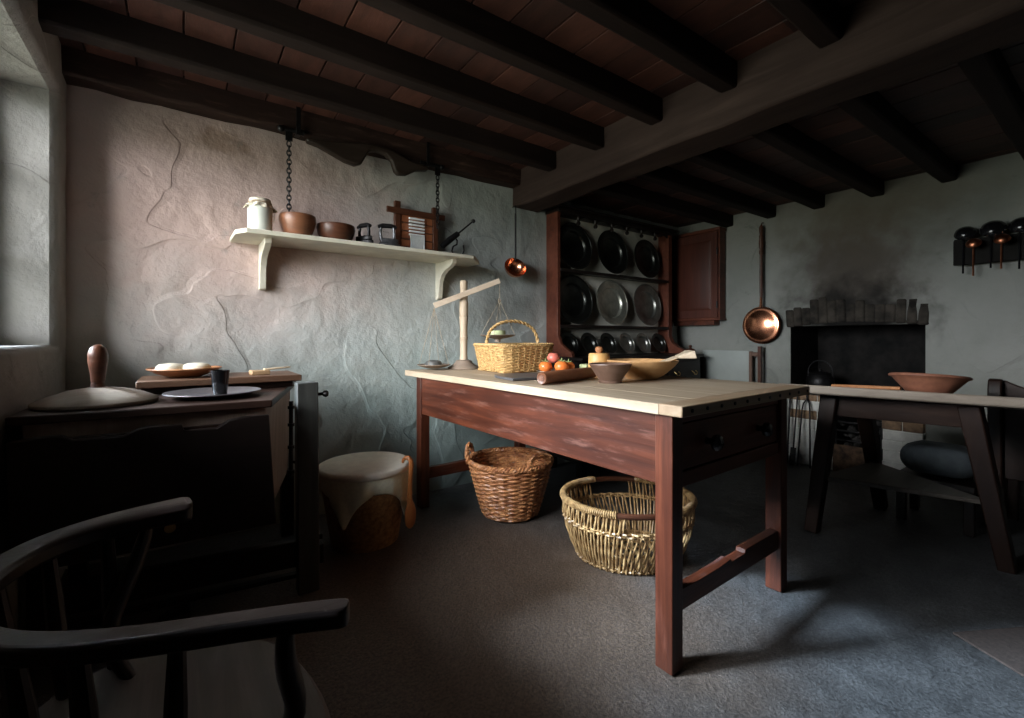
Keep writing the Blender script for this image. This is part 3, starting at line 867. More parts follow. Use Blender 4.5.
mb = MB(); mb.tube([(.145,.70,.16),(.1,.85,.16),(.10,1.015,.16)], .011, 10); mb.tube([(-.195,.775,.16),(.12,.72,.16)], .010, 8); mb.build('stretcher', arm_m, t, world=True)

# ------------------------------------------------------------------ shelf on the back wall
SZ = 1.512
t = thing('wall_shelf', 'cream painted shelf on two curved brackets on the back wall', 'shelf', (.87, 2.73, 1.25))
mb = MB()
o = [(.19,2.742),(1.60,2.742),(1.60,2.60),(1.46,2.435),(.235,2.435),(.195,2.51)]
mb.prism(o, (0,0,SZ-.022), (1,0,0), (0,1,0), (0,0,1), .022); mb.build('shelf_board', shelf_m, t, world=True, bevel=.003)
bp = [(0,0),(0,-.235),(-.018,-.240),(-.040,-.232),(-.052,-.18),(-.056,-.13),(-.085,-.085),(-.135,-.06),(-.195,-.045),(-.235,-.025),(-.240,0)]
for x in (.335, 1.36):
    mb = MB(); mb.prism(bp, (x-.015, 2.738, SZ-.022), (0,1,0), (0,0,1), (1,0,0), .03); br = mb.build('bracket', shelf_m, t, world=True, bevel=.002)
    mb = MB(); mb.lathe([(0,0),(.004,0),(.003,.002),(0,.003)], 8, Matrix.Translation((x, 2.696, SZ-.20)) @ Matrix.Rotation(R(90), 4, 'X')); mb.build('screw', iron, br, world=True)
# jar
t = thing('stoneware_jar', 'white stoneware jar with tied cloth cover at window end of shelf', 'jar', (.306, 2.56, SZ)); jar = t
mb = MB(); mb.lathe([(0,0),(.048,0),(.052,.004),(.053,.10),(.050,.118),(.040,.126),(.040,.142),(.044,.148),(.038,.150),(0,.150)], 36); mb.build('body', stoneware, t)
mb = MB(); vs = []; fs = []; NT = 72
for j, (r, z, w_) in enumerate(((.0,.1525,0),(.030,.1525,0),(.0445,.151,0),(.047,.143,0),(.044,.134,.001),(.051,.126,.003),(.058,.114,.005))):
    for k in range(NT):
        a = 2*PI*k/NT; pt = .022*max(0, math.cos(2*(a-R(190))))**3 if j == 6 else 0
        rr = r + w_*math.sin(9*a) + pt*.6; vs.append((rr*math.cos(a), rr*math.sin(a), z - (pt*.2) + (w_*.8*math.cos(7*a))))
for j in range(6):
    for k in range(NT): l = (k+1) % NT; fs.append((j*NT+k, j*NT+l, (j+1)*NT+l, (j+1)*NT+k))
mb.add(vs, fs); o = mb.build('cloth_cover', plain('jar_cloth', (.66,.58,.47), .9, var=.1, scale=50), t, ang=180); o.modifiers.new('thick', 'SOLIDIFY').thickness = .002
mb = MB(); mb.tube([(.0475*math.cos(2*PI*k/40), .0475*math.sin(2*PI*k/40), .134+.002*math.sin(k)) for k in range(40)], .003, 6, closed=True)
mb.tube([(.047,-.01,.134),(.055,-.015,.11),(.058,-.012,.08),(.056,-.016,.055)], .002, 5); mb.build('string_tie', string_m, t)
jar.scale = (1.05, 1.05, 1.14)
# bowls
t = thing('wooden_bowl', 'larger brown wooden bowl on shelf beside the white jar', 'bowl', (.478, 2.56, SZ), 0, 'wooden bowls on the shelf'); t.scale = (.98, .98, 1.36)
mb = MB(); mb.lathe([(0,0),(.056,0),(.060,.004),(.078,.035),(.088,.062),(.090,.072),(.086,.086),(.082,.087),(.080,.078),(.070,.045),(.05,.014),(0,.010)], 44); mb.build('bowl', treen_bowl, t, ang=40)
t = thing('wooden_bowl', 'lower darker wooden bowl in the middle of the shelf', 'bowl', (.668, 2.56, SZ), 0, 'wooden bowls on the shelf'); t.scale = (1.0, 1.0, 1.45)
mb = MB(); mb.lathe([(0,0),(.066,0),(.070,.003),(.092,.030),(.099,.052),(.096,.064),(.091,.064),(.088,.05),(.070,.022),(0,.010)], 44); mb.build('bowl', treen_d, t, ang=40)
# flat irons
def flat_iron(loc, rz, label, mat, s=1.0, tall=.13):
    t = thing('flat_iron', label, 'iron', loc, rz, 'old flat irons on the shelf')
    mb = MB(); sole = [(-.052,-.034),(-.02,-.036),(.03,-.030),(.058,-.014),(.070,0),(.058,.014),(.03,.030),(-.02,.036),(-.052,.034)]
    mb.prism([(a*s, b*s) for a, b in sole], (0,0,0), (1,0,0), (0,1,0), (0,0,1), .030*s)
    mb.prism([(a*s*.86, b*s*.82) for a, b in sole], (0,0,.030*s), (1,0,0), (0,1,0), (0,0,1), .026*s); mb.build('sole', mat, t, bevel=.004)
    for x in (-.038, .030):
        mb = MB(); mb.tube([(x*s,0,.050*s),(x*s*1.15,0,tall*.7),(x*s,0,tall)], [.010,.008,.008], 8); mb.build('handle_post', mat, t)
    mb = MB(); mb.tube([(-.056*s,0,tall-.002),(-.03*s,0,tall+.006),(.02*s,0,tall+.006),(.048*s,0,tall-.002)], [.009,.013,.013,.009], 10); mb.build('grip', iron, t)
flat_iron((.818,2.545,SZ), R(-65), 'black flat iron set end-on, beside the low dark bowl', iron, .95, .110)
flat_iron((.952,2.545,SZ), R(-15), 'grey flat iron with a black grip beside the small loom', iron_grey, 1.0, .125)
# loom
t = thing('tape_loom', 'small reddish wooden loom frame with white yarn woven on it, on shelf', 'loom', (1.17, 2.68, SZ))
t.scale = (1,1,1.06)
lx0, lx1 = 1.060, 1.312
mb = MB(); mb.box((lx0+.02, 2.672, SZ+.005), (lx1-.02, 2.684, SZ+.26)); mb.build('back_board', loom_m, t, world=True, bevel=.002)
for x in (lx0, lx1): 
    mb = MB(); mb.box((x-.018, 2.665, SZ), (x+.018, 2.695, SZ+.325)); mb.build('upright', treen_d, t, world=True, bevel=.003)
mb = MB(); mb.box((lx0-.075, 2.650, SZ+.245), (lx1+.06, 2.6645, SZ+.280)); mb.build('crossbar', treen_d, t, world=True, bevel=.003)
mb = MB(); mb.box((lx0-.02, 2.650, SZ), (lx1+.07, 2.6645, SZ+.016)); mb.build('base_bar', treen_d, t, world=True, bevel=.003)
mb = MB()
for i in range(6):
    z = SZ + .235 - i*.020; mb.box((1.130, 2.655, z-.011), (1.232, 2.671, z))
mb.build('warp_bar', whiteyarn, t, world=True, bevel=.002)
mb = MB()
for i in range(13):
    x = 1.142 + .0075*i; mb.tube([(x, 2.664, SZ+.125), (x+random.uniform(-.002,.002), 2.662, SZ+.07), (x+random.uniform(-.004,.004), 2.660, SZ+.017)], .0042, 6)
mb.build('yarn', whiteyarn, t, world=True)
for z in (.05,.10,.15,.20):
    mb = MB(); mb.tube([(lx0+.02, 2.668, SZ+z), (lx1-.02, 2.668, SZ+z)], .004, 6); mb.build('rod', treen_d, t, world=True)
# spit jack
t = thing('crimping_iron', 'black iron crimping tool with long rod on a curled stand, on shelf end', 'tool', (1.44, 2.64, SZ))
mb = MB(); mb.tube([(1.345,2.64,SZ+.075),(1.40,2.635,SZ+.125),(1.455,2.63,SZ+.17)], [.018,.021,.018], 12); mb.build('barrel', iron, t, world=True)
mb = MB(); mb.tube([(1.45,2.63,SZ+.165),(1.56,2.62,SZ+.262)], [.006,.005], 8); mb.ball((1.565,2.62,SZ+.266), .014, n=14, m=8); mb.build('rod', iron, t, world=True)
mb = MB(); mb.tube([(1.43,2.635,SZ+.15),(1.455,2.64,SZ+.125),(1.452,2.64,SZ+.10),(1.425,2.64,SZ+.085),(1.415,2.64,SZ+.055),(1.43,2.64,SZ+.025),(1.46,2.64,SZ+.015),(1.49,2.64,SZ+.03),(1.505,2.64,SZ+.065),(1.50,2.64,SZ+.10)], .0055, 8)
mb.tube([(1.41,2.60,SZ+.005),(1.45,2.63,SZ+.016),(1.50,2.66,SZ+.005)], .006, 8); mb.tube([(1.41,2.67,SZ+.005),(1.45,2.64,SZ+.016),(1.51,2.60,SZ+.005)], .006, 8); mb.build('stand', iron, t, world=True)

# ------------------------------------------------------------------ yoke hung from the wall plate
t = thing('shoulder_yoke', 'dark wooden milk yoke with two chains hung above the shelf', 'yoke', (.85, 2.63, 2.0))
mb = MB()
YY = 2.645
YD = -.045
upper = [(.50,2.105),(.60,2.112),(.74,2.135),(.80,2.152),(.88,2.156),(.97,2.150),(1.08,2.112),(1.20,2.102)]
lower = [(1.20,2.078),(1.12,2.060),(1.06,2.022),(1.005,2.012),(.985,2.030),(.965,2.085),(.93,2.115),(.88,2.122),(.835,2.112),(.812,2.070),(.79,2.028),(.755,2.012),(.70,2.020),(.62,2.050),(.56,2.072),(.50,2.082)]
mb.prism(upper + lower, (.025, YY-.063, YD), (1,0,0), (0,0,1), (0,1,0), .045); mb.build('beam', wood('yoke_wood', [(.012,.008,.006),(.026,.017,.013),(.045,.032,.026)], 0, .5, spec=.25), t, world=True, bevel=.014, ang=60, seg=3)
mb = MB(); mb.tube([(.415,YY-.015,2.09),(.50,YY-.015,2.094),(.52,YY-.015,2.094)], [.011,.013,.018], 12); mb.ball((.410,YY-.015,2.09), .018, n=16, m=10); mb.build('end_rod', iron, t, world=True)
mb = MB(); mb.tube([(1.19,YY-.015,2.09),(1.33,YY-.015,2.088)], .012, 10); mb.ball((1.335,YY-.015,2.088), .017, n=16, m=10); mb.build('end_rod', iron, t, world=True)
for x in (.49, 1.235):
    mb = MB(); mb.bar((x, YY-.035, 2.235), (x, YY-.035, 2.07), .022, .006, up=(0,1,0)); mb.bar((x, YY-.038, 2.074), (x, YY+.01, 2.074), .022, .006); mb.build('hook_strap', iron, t, world=True, bevel=.001)
def chain(x, z0, z1, y):
    mb = MB(); mb.box((x-.017, y-.004, z0-.055), (x+.017, y+.004, z0+.012))
    z = z0 - .06; i = 0
    while z > z1:
        L, W = (.016, .010)
        P = []
        for k in range(16):
            a = 2*PI*k/16; u = W*math.cos(a); v = L*math.sin(a)
            P.append((x + (u if i % 2 == 0 else 0), y + (0 if i % 2 == 0 else u), z - .012 + v))
        mb.tube(P, .0036, 6, closed=True); z -= .0235; i += 1
    return mb
chain(.448, 2.09, 1.665, YY-.015).build('chain', iron, t, world=True)
chain(1.308, 2.088, 1.72, YY-.015).build('chain', iron, t, world=True)

# copper ladle hanging at the end of the great beam
t = thing('hanging_ladle', 'copper ladle with thin dark handle hanging on wall beneath the great beam', 'ladle', (1.945, 2.66, 1.5))
mb = MB(); mb.tube([(1.945,2.70,1.952),(1.945,2.665,1.955),(1.945,2.66,1.93),(1.945,2.66,1.70),(1.945,2.66,1.55)], .0045, 8); mb.tube([(1.945,2.665,1.9),(1.945,2.663,1.56)], .006, 8); mb.build('handle', iron, t, world=True)
mb = MB()
M = Matrix.Translation((1.925,2.645,1.50)) @ Matrix.Rotation(R(-25), 4, 'Y') @ Matrix.Rotation(R(58), 4, 'X') @ Matrix.Scale(1.08, 4)
pr = [(0,-.050),(.03,-.046),(.055,-.030),(.070,-.008),(.075,.014),(.073,.015),(.068,-.006),(.053,-.027),(.03,-.042),(0,-.046)]
mb.lathe(pr, 40, M); mb.build('bowl', copper, t, world=True, ang=50)

# ------------------------------------------------------------------ plate dresser
DX0, DX1, DYF = 2.285, 3.705, 2.593
t = thing('plate_dresser', 'tall dark dresser with open plate shelves against the back wall', 'dresser', (3.0, 2.6, 0))
CT = .86
for x in (DX0, DX1-.055):
    mb = MB()
    pr = [(0,.0),(.14,.0),(.14,1.99-CT),(0,1.99-CT)]
    prb = [(DYF-.16,CT),(2.725,CT),(2.725,1.985),(DYF,1.985),(DYF,CT+.16),(DYF-.03,CT+.10),(DYF-.09,CT+.06),(DYF-.15,CT+.035)]
    mb.prism(prb, (x,0,0), (0,1,0), (0,0,1), (1,0,0), .055 if x > 3 else .03); mb.build('side_post', DRW, t, world=True, bevel=.003)
for z in (1.525, 1.095):
    mb = MB(); mb.box((DX0+.03, DYF+.005, z-.012), (DX1-.055, 2.725, z+.008))
    mb.box((DX0+.03, DYF-.004, z-.018), (DX1-.055, DYF+.006, z+.006)); mb.build('plate_shelf', blk_x, t, world=True, bevel=.002)
mb = MB(); mb.box((DX0+.03, 2.705, CT), (DX1-.055, 2.722, 1.955)); mb.build('back_board', plain('brightened_dresser_back', (.72,.69,.60), .7, var=.12, scale=5), t, world=True, label='pale back boards added to brighten the shelf recess')  # pale board added behind the plates to lift the shade between the posts
mb = MB(); mb.box((DX0-.01, 2.57, 1.955), (DX1+.02, 2.725, 1.985)); mb.box((DX0-.03, 2.54, 1.985), (DX1+.04, 2.725, 1.999)); mb.build('cornice', blk_x, t, world=True, bevel=.004)
mb = MB(); top = []
NS = 7; x0, x1 = DX0+.03, DX1-.055
for i in range(NS):
    xa = x0 + (x1-x0)*i/NS; xb = x0 + (x1-x0)*(i+1)/NS
    for k in range(9):
        u = k/8; top.append((xa + (xb-xa)*u, 1.925 + .026*(1-abs(2*u-1)**2)))
out = [(x0,1.957),(x1,1.957)] + top[::-1]
mb.prism(out, (0, DYF+.005, 0), (1,0,0), (0,0,1), (0,1,0), .016); mb.build('frieze', blk_x, t, world=True)
for i in range(1, NS):
    x = x0 + (x1-x0)*i/NS
    mb = MB(); mb.lathe([(0,-.045),(.012,-.042),(.018,-.03),(.014,-.018),(.009,-.012),(.014,-.004),(.014,.02),(0,.02)], 16, Matrix.Translation((x, DYF+.005, 1.925))); mb.build('pendant', blk_x, t, world=True)
mb = MB(); mb.box((DX0-.03, 2.30, CT-.028), (DX1+.05, 2.725, CT)); mb.build('counter', blk_x, t, world=True, bevel=.004)
mb = MB(); mb.box((DX0, 2.33, .10), (DX1+.03, 2.72, CT-.028)); mb.build('base', blk_x, t, world=True, bevel=.004)
for x in (DX0, DX1-.04):
    for y in (2.335, 2.66): 
        mb = MB(); mb.box((x, y, 0), (x+.06, y+.06, .10)); mb.build('foot', blk_z, t, world=True, bevel=.003)
for i in range(3):
    xa = DX0 + .04 + .475*i; mb = MB(); mb.box((xa, 2.318, .60), (xa+.45, 2.334, .80)); dr = mb.build('drawer', blk_x, t, world=True, bevel=.004)
    for xx in (xa+.10, xa+.35):
        mb = MB(); mb.tube([(xx-.03,2.318,.715),(xx-.028,2.300,.70),(xx-.015,2.298,.685),(xx+.015,2.298,.685),(xx+.028,2.300,.70),(xx+.03,2.318,.715)], .004, 8); mb.build('handle', brass, dr, world=True)
for i in range(3):
    xa = DX0 + .04 + .475*i; mb = MB(); mb.box((xa, 2.318, .14), (xa+.45, 2.334, .57)); dr = mb.build('door', blk_z, t, world=True, bevel=.004)
    mb = MB(); mb.box((xa+.06, 2.312, .20), (xa+.39, 2.320, .51)); mb.build('panel', blk_z, dr, world=True, bevel=.004)

def plate_proto(r, mat, label, group, deep=.036):
    t = thing('pewter_plate', label, 'plate', (0,0,0), 0, group)
    mb = MB()
    pr = [(0,0),(.62*r,0),(.66*r,.004),(.69*r,deep*.75),(.97*r,deep),(r,deep+.002),(r,deep+.005),(.97*r,deep+.006),(.945*r,deep+.0055),(.93*r,deep+.002),(.71*r,deep*.75+.004),(.675*r,deep*.75),(.645*r,.009),(.61*r,.004),(0,.004)]
    mb.lathe(pr, 56); mb.build('dish', mat, t, ang=40)
    return t
def stand_plate(t, x, zb, r, lean, yb):
    """stands a plate on its edge: foot at (x, yb, zb), leaning back by lean degrees, face to the room"""
    c = V((x, yb + math.sin(R(lean))*r, zb + math.cos(R(lean))*r + .001))
    t.rotation_euler = (R(90-lean), 0, 0)
    t.location = c
rows = [
 (1.534, [2.515, 2.955, 3.405], [.190,.190,.178], ['large black pewter plate on the top dresser shelf, next to the red post', 'large dark pewter plate in the middle of the top dresser shelf', 'large dark pewter plate on the top dresser shelf, cupboard end'], 'plates on the top dresser shelf', 8),
 (1.104, [2.515, 2.950, 3.415], [.198,.193,.193], ['large black pewter plate on the second dresser shelf, next to the red post', 'dull silvery pewter plate in the middle of the second dresser shelf', 'grey pewter plate on the second dresser shelf, cupboard end'], 'plates on the second dresser shelf', 8),
]
mats = [[pewter, pewter, pewter], [pewter, pewter_l, plain('mid_pewter', (.24,.24,.22), .37, .9, bmp=.08)]]
for ri, (zb, xs, rs, lb, gr, lean) in enumerate(rows):
    for i, x in enumerate(xs):
        p = plate_proto(rs[i], mats[ri][i], lb[i], gr)
        stand_plate(p, x, zb, rs[i], lean, 2.655)
ords = ['first', 'second', 'third', 'fourth', 'fifth', 'last']
proto = plate_proto(.092, pewter, '', 'small plates along the dresser counter', .022)
for i, x in enumerate((2.42, 2.64, 2.86, 3.09, 3.31, 3.53)):
    p = proto if i == 0 else copy_tree(proto)
    p['label'] = 'small dark pewter plate, %s of six along the dresser counter from the red post' % ords[i]
    if i in (3, 4): p.children[0].data = p.children[0].data.copy(); p.children[0].data.materials[0] = mats[1][2]
    stand_plate(p, x, CT+.001, .092, 20, 2.60)
# small turned pot on the counter end
t = thing('salt_pot', 'small brown knobbed pot on the end of the dresser counter', 'pot', (3.70, 2.40, CT))
mb = MB(); mb.lathe([(0,0),(.035,0),(.04,.01),(.04,.035),(.03,.043),(.012,.046),(.009,.055),(.014,.065),(.010,.075),(0,.077)], 24); mb.build('body', treen_d, t)

# ------------------------------------------------------------------ wall cupboard in the corner
t = thing('wall_cupboard', 'red brown panelled cupboard hung on hearth wall beside the dresser', 'cupboard', (3.88, 2.45, 1.16))
mb = MB(); mb.box((3.892, 2.232, 1.172), (3.985, 2.715, 1.97)); mb.build('carcass', DRW, t, world=True, bevel=.003)
mb = MB(); mb.box((3.872, 2.222, 1.160), (3.985, 2.722, 1.176)); mb.build('moulding', DRW, t, world=True, bevel=.004); mb = MB(); mb.box((3.872, 2.222, 1.965), (3.985, 2.722, 1.995)); mb.build('moulding', DRW, t, world=True, bevel=.004)
mb = MB(); mb.box((3.90, 2.29, 1.118), (3.985, 2.715, 1.160)); mb.build('lower_rail', mah_x, t, world=True, bevel=.003)
mb = MB(); mb.box((3.874, 2.245, 1.185), (3.890, 2.70, 1.955)); dr = mb.build('door', wood('door_red', [(.035,.010,.007),(.075,.022,.014),(.12,.038,.024)], 2, .5, spec=.25), t, world=True, bevel=.003)
mb = MB(); mb.hexa([(3.876,2.30,1.25),(3.876,2.65,1.25),(3.876,2.65,1.89),(3.876,2.30,1.89)], [(3.862,2.325,1.28),(3.862,2.62,1.28),(3.862,2.62,1.86),(3.862,2.325,1.86)]); mb.build('panel', dr.data.materials[0], dr, world=True, bevel=.002)
for z in (1.30, 1.78):
    mb = MB(); mb.tube([(3.870,2.247,z-.03),(3.870,2.247,z+.03)], .007, 8); mb.build('hinge', iron, dr, world=True)

# ------------------------------------------------------------------ copper warming pan on the hearth wall
t = thing('warming_pan', 'round copper warming pan with long turned handle hanging on hearth wall', 'warming pan', (3.95, 1.90, 1.1))
M = Matrix.Translation((3.945, 1.900, 1.108)) @ Matrix.Rotation(R(-90), 4, 'Y')
mb = MB(); mb.lathe([(0,-.040),(.10,-.038),(.140,-.03),(.152,-.012),(.156,0),(.150,.005),(.145,.003)], 56, M); mb.build('pan', copper_d, t, world=True, ang=50)
mb = MB(); mb.lathe([(.149,.002),(.149,.008),(.142,.012),(.128,.010),(.120,.012),(.10,.021),(.06,.030),(.02,.034),(0,.034)], 56, M); mb.build('lid', copper, t, world=True, ang=40)
mb = MB(); mb.tube([(3.945,1.90,1.255),(3.948,1.90,1.34)], [.013,.010], 10); mb.build('ferrule', copper, t, world=True)
mb = MB()
zs = [1.33,1.38,1.50,1.62,1.70,1.71,1.73,1.745,1.76,1.80,1.84,1.855,1.87,1.90,1.925,1.94,1.955]
rs = [.011,.013,.014,.013,.012,.017,.018,.012,.017,.019,.014,.018,.012,.016,.017,.013,.004]
mb.lathe(list(zip(rs, zs)), 18, Matrix.Translation((3.95, 1.90, 0))); mb.tube([(3.95,1.90,1.95),(3.965,1.90,1.972),(3.99,1.90,1.975)], .004, 6); mb.build('handle', treen_d, t, world=True)

# draught screen below it
t = thing('draught_screen', 'pale panel screen with brown end post standing at hearth wall below warming pan', 'screen', (3.93, 2.15, 0))
mb = MB(); mb.box((3.925, 1.99, .06), (3.945, 2.42, .89)); mb.build('panel', panel_p, t, world=True, bevel=.003)
mb = MB(); mb.box((3.92, 1.965, .03), (3.95, 1.989, .885)); mb.box((3.922, 1.91, .845), (3.948, 1.965, .88)); mb.build('frame', wood('screen_brown', [(.07,.03,.017),(.12,.06,.035),(.17,.09,.055)], 2, .5), t, world=True, bevel=.003)
mb = MB(); mb.box((3.905, 1.882, 0), (3.94, 1.909, .93)); mb.build('post', treen_d, t, world=True, bevel=.003)
for y in (1.978, 2.40):
    mb = MB(); mb.box((3.88, y-.013, 0), (3.985, y+.013, .035)); mb.build('foot', treen_d, t, world=True, bevel=.003)

# ------------------------------------------------------------------ things on the work table
def P(x, y): return (x*.978, y*.978)
# balance scale
t = thing('balance_scale', 'pale wooden balance scale with turned post at wall end of work table', 'scale', (1.443, 2.533, TZ))
bx, by = 1.443, 2.533
mb = MB(); mb.lathe([(0,0),(.098,0),(.102,.006),(.098,.012),(.075,.024),(.055,.040),(.050,.052),(.030,.058),(0,.058)], 44, Matrix.Translation((bx,by,TZ))); mb.build('foot', lid_m, t, world=True)
mb = MB(); hp = [(.026,.055),(.028,.07),(.024,.09),(.025,.16),(.027,.19),(.030,.195),(.026,.20),(.025,.26),(.029,.31),(.031,.33),(.027,.335),(.030,.345),(.031,.41),(.029,.43),(.0255,.435),(.028,.44),(.026,.47),(.023,.50),(.026,.505),(.026,.555),(.02,.56),(0,.56)]
mb.lathe([(r*.92, z) for r, z in hp], 28, Matrix.Translation((bx,by,TZ))); mb.build('post', scale_w, t, world=True, ang=30)
E0 = V((1.252, 2.586, 1.198)); E1 = V((1.652, 2.460, 1.368))
off = V((-.006,-.034,0))
mb = MB(); mb.bar(E0+off, E1+off, .016, .034); bm_ = mb.build('beam', wood('beam_pale', [(.50,.38,.27),(.62,.50,.38),(.68,.58,.46)], 0, .55), t, world=True, bevel=.002)
mb = MB(); mb.tube([(bx-.004,by-.04,1.285),(bx,by+.03,1.285)], .007, 10); mb.build('pivot', iron, bm_, world=True)
Ea, Eb = E0+off, E1+off
pan1 = V((1.256, 2.576, TZ+.008)); pan2 = V((1.640, 2.440, .996))
def pan(c, r, foot):
    mb = MB(); pr = [(0,0),(.03,0),(.05,.003),(r*.8,.012),(r,.022),(r-.003,.025),(r*.78,.016),(.05,.007),(0,.006)]
    if foot: pr = [(0,-.022),(.018,-.022),(.018,-.004)] + pr[1:]
    mb.lathe(pr, 40, Matrix.Translation(c)); return mb
p1 = pan(pan1, .104, False).build('weighing_pan', lid_m, t, world=True)
p2 = pan(pan2, .116, True).build('weighing_pan', lid_m, t, world=True)
mb = MB()
for k in range(4):
    a = PI/4 + k*PI/2; mb.tube([Ea - V((0,0,.015)), pan1 + V((.095*math.cos(a), .095*math.sin(a), .024))], .0013, 5)
mb.build('cord', string_m, p1, world=True)
mb = MB(); hk = Eb - V((0,0,.115))
mb.tube([Eb - V((0,0,.012)), hk], .0013, 5); mb.tube([hk + V((.009*math.cos(a), 0, .009*math.sin(a)-.009)) for a in [PI/2+i*PI*1.6/10 for i in range(11)]], .0025, 6)
for k in range(4):
    a = PI/4 + k*PI/2; mb.tube([hk - V((0,0,.012)), pan2 + V((.111*math.cos(a), .111*math.sin(a), .024))], .0013, 5)
mb.build('cord', string_m, p2, world=True)
t = thing('scale_weight', 'dark domed weight lying in the lower scale pan', 'weight', (pan1.x-.005, pan1.y-.005, pan1.z+.007))
mb = MB(); mb.lathe([(0,0),(.050,0),(.053,.006),(.052,.024),(.045,.036),(.025,.043),(0,.045)], 32); mb.build('body', stone_w, t)
mb = MB(); mb.lathe([(0,0),(.046,0),(.049,.003),(.050,.042),(.046,.046),(0,.046)], 32, Matrix.Translation((pan2.x, pan2.y, pan2.z+.0065)))
tag(mb.build('butter_block', cheese_m, ang=50), 'pale green cheese round on the raised scale pan', 'cheese')

# golden egg basket with hoop handle
bx, by = 1.592, 2.205
t = thing('egg_basket', 'golden rectangular wicker basket with hoop handle on work table beside the scale', 'basket', (bx, by, TZ), R(-4))
def rect_ring(th, z):
    k = 1 + .16*(z/.155); A, B = .165*k, .165*k
    a = 2*PI*th; c, s_ = math.cos(a), math.sin(a)
    q = (abs(c)**5 + abs(s_)**5)**(-1/5)
    nx, ny = abs(c)**2*math.copysign(1, c), abs(s_)**2*math.copysign(1, s_); l = math.hypot(nx, ny) or 1
    return A*c*q, B*s_*q, nx/l, ny/l
woven(rect_ring, 19, .006, .150, 32, .0047, .0045).build('woven_side', osier_y, t)
mb = MB(); mb.box((-.155,-.155,.001), (.155,.155,.010)); mb.build('base', osier_y, t)
mb = MB(); rope_ring(mb, rect_ring, .155, .005, .006, turns=30); mb.build('rim', osier_y, t)
mb = MB(); twist(mb, arc((-.180,.0,.12), (.180,.0,.12), .175, 40, (0,0,1), .62), .006, .006, 2, 9); mb.build('handle', osier_y, t)

# slate with fruit plate, rolling pin
mb = MB(); mb.prism(smooth([(-.15,-.13,0),(.14,-.16,0),(.16,.12,0),(-.11,.15,0),(-.15,-.13,0)], 2)[:-1] and [(p[0], p[1]) for p in smooth([(-.15,-.13,0),(.14,-.16,0),(.16,.12,0),(-.11,.15,0),(-.15,-.13,0)], 2)[:-1]],
                    (1.355, 1.80, TZ+.0005), (1,0,0), (0,1,0), (0,0,1), .012)
tag(mb.build('slate_slab', slate_m, bevel=.002, ang=40), 'dark grey slate slab lying on work table before the wicker basket', 'slate slab')
fx, fy = 1.655, 1.895
t = thing('fruit_plate', 'small flat dark plate of fruit on work table behind rolling pin', 'plate', (fx, fy, TZ))
mb = MB(); mb.lathe([(0,0),(.065,0),(.07,.003),(.105,.014),(.104,.017),(.068,.007),(0,.005)], 40); mb.build('dish', pewter_l, t)
def fruit(dx, dy, r, mat, label, z=0, flat=.88, stalk=True, cat='tomato', name='tomato'):
    t = thing(name, label, cat, (fx+dx, fy+dy, TZ+.0055+z), 0, 'fruit on the plate')
    mb = MB(); n = 28; prof = []
    for i in range(15):
        a = PI*i/14; rr = math.sin(a)*r; zz = r*flat - math.cos(a)*r*flat
        if i > 11: zz -= (i-11)*.0022
        prof.append((rr, zz))
    mb.lathe(prof, n); b = mb.build('flesh', mat, t, ang=180)
    if stalk:
        mb = MB()
        for k in range(5):
            a = 2*PI*k/5; mb.tube([(0,0,2*r*flat-.006),(.012*math.cos(a),.012*math.sin(a),2*r*flat-.003),(.02*math.cos(a),.02*math.sin(a),2*r*flat+.003)], [.003,.0025,.0008], 5)
        mb.tube([(0,0,2*r*flat-.008),(.002,.002,2*r*flat+.014)], .0025, 6); mb.build('stalk', stalk_m, t)
fruit(-.052, .022, .037, tomato, 'orange tomato on the fruit plate, on the basket side')
fruit(.000, -.050, .039, tomato, 'shiny orange tomato at the front of the fruit plate')
fruit(.072, -.027, .035, tomato, 'orange tomato with a leafy stalk on the far side of the fruit plate')
fruit(.012, .030, .035, pinkfruit, 'pinkish red apple resting on top of the tomatoes', z=.050, cat='apple', name='apple', stalk=False)
t = thing('rolling_pin', 'thick brown wooden rolling pin lying on work table before the dark bowl', 'rolling pin', (1.42, 1.525, TZ))
a = V((1.205, 1.468, TZ+.0275)); b = V((1.625, 1.580, TZ+.0275)); d = (b-a).normalized()
q = d.to_track_quat('Z', 'Y').to_matrix().to_4x4(); L = (b-a).length
mb = MB(); mb.lathe([(0,0),(.012,.0),(.013,.003),(.023,.0),(.027,.005),(.027,L-.005),(.022,L),(0,L)], 28, Matrix.Translation(a) @ q); mb.build('roller', treen_bowl, t, world=True, ang=40)
# bowls
x, y = P(1.552, 1.405)
t = thing('dark_bowl', 'small dark brown wooden bowl near the front of work table', 'bowl', (x, y, TZ))
mb = MB(); mb.lathe([(0,0),(.050,0),(.052,.005),(.049,.010),(.058,.025),(.078,.055),(.092,.080),(.091,.084),(.086,.083),(.072,.056),(.05,.026),(.03,.017),(0,.015)], 44); mb.build('bowl', wood('dark_bowl_wood', [(.07,.038,.026),(.13,.075,.052),(.19,.12,.09)], 0, .4), t, ang=40)
x, y = P(1.835, 1.455); BBX, BBY = x, y
t = thing('mixing_bowl', 'wide pale wooden bowl beside the small dark bowl on work table', 'bowl', (x, y, TZ))
mb = MB(); mb.lathe([(0,0),(.075,0),(.080,.005),(.115,.030),(.150,.062),(.168,.086),(.166,.090),(.160,.089),(.140,.062),(.10,.030),(.06,.016),(0,.013)], 56); mb.build('bowl', bigbowl_m, t, ang=40)
t = thing('wooden_scoop', 'pale flat wooden scoop resting in the wide pale bowl', 'scoop', (x, y, TZ+.08))
d = V((.80,-.60,0)).normalized(); s_ = V((.6,.8,0)).normalized()
c0 = V((x, y, TZ+.045)); c1 = V((x, y, 0)) + d*.165 + V((0,0,TZ+.103)); c2 = V((x, y, 0)) + d*.235 + V((0,0,TZ+.125))
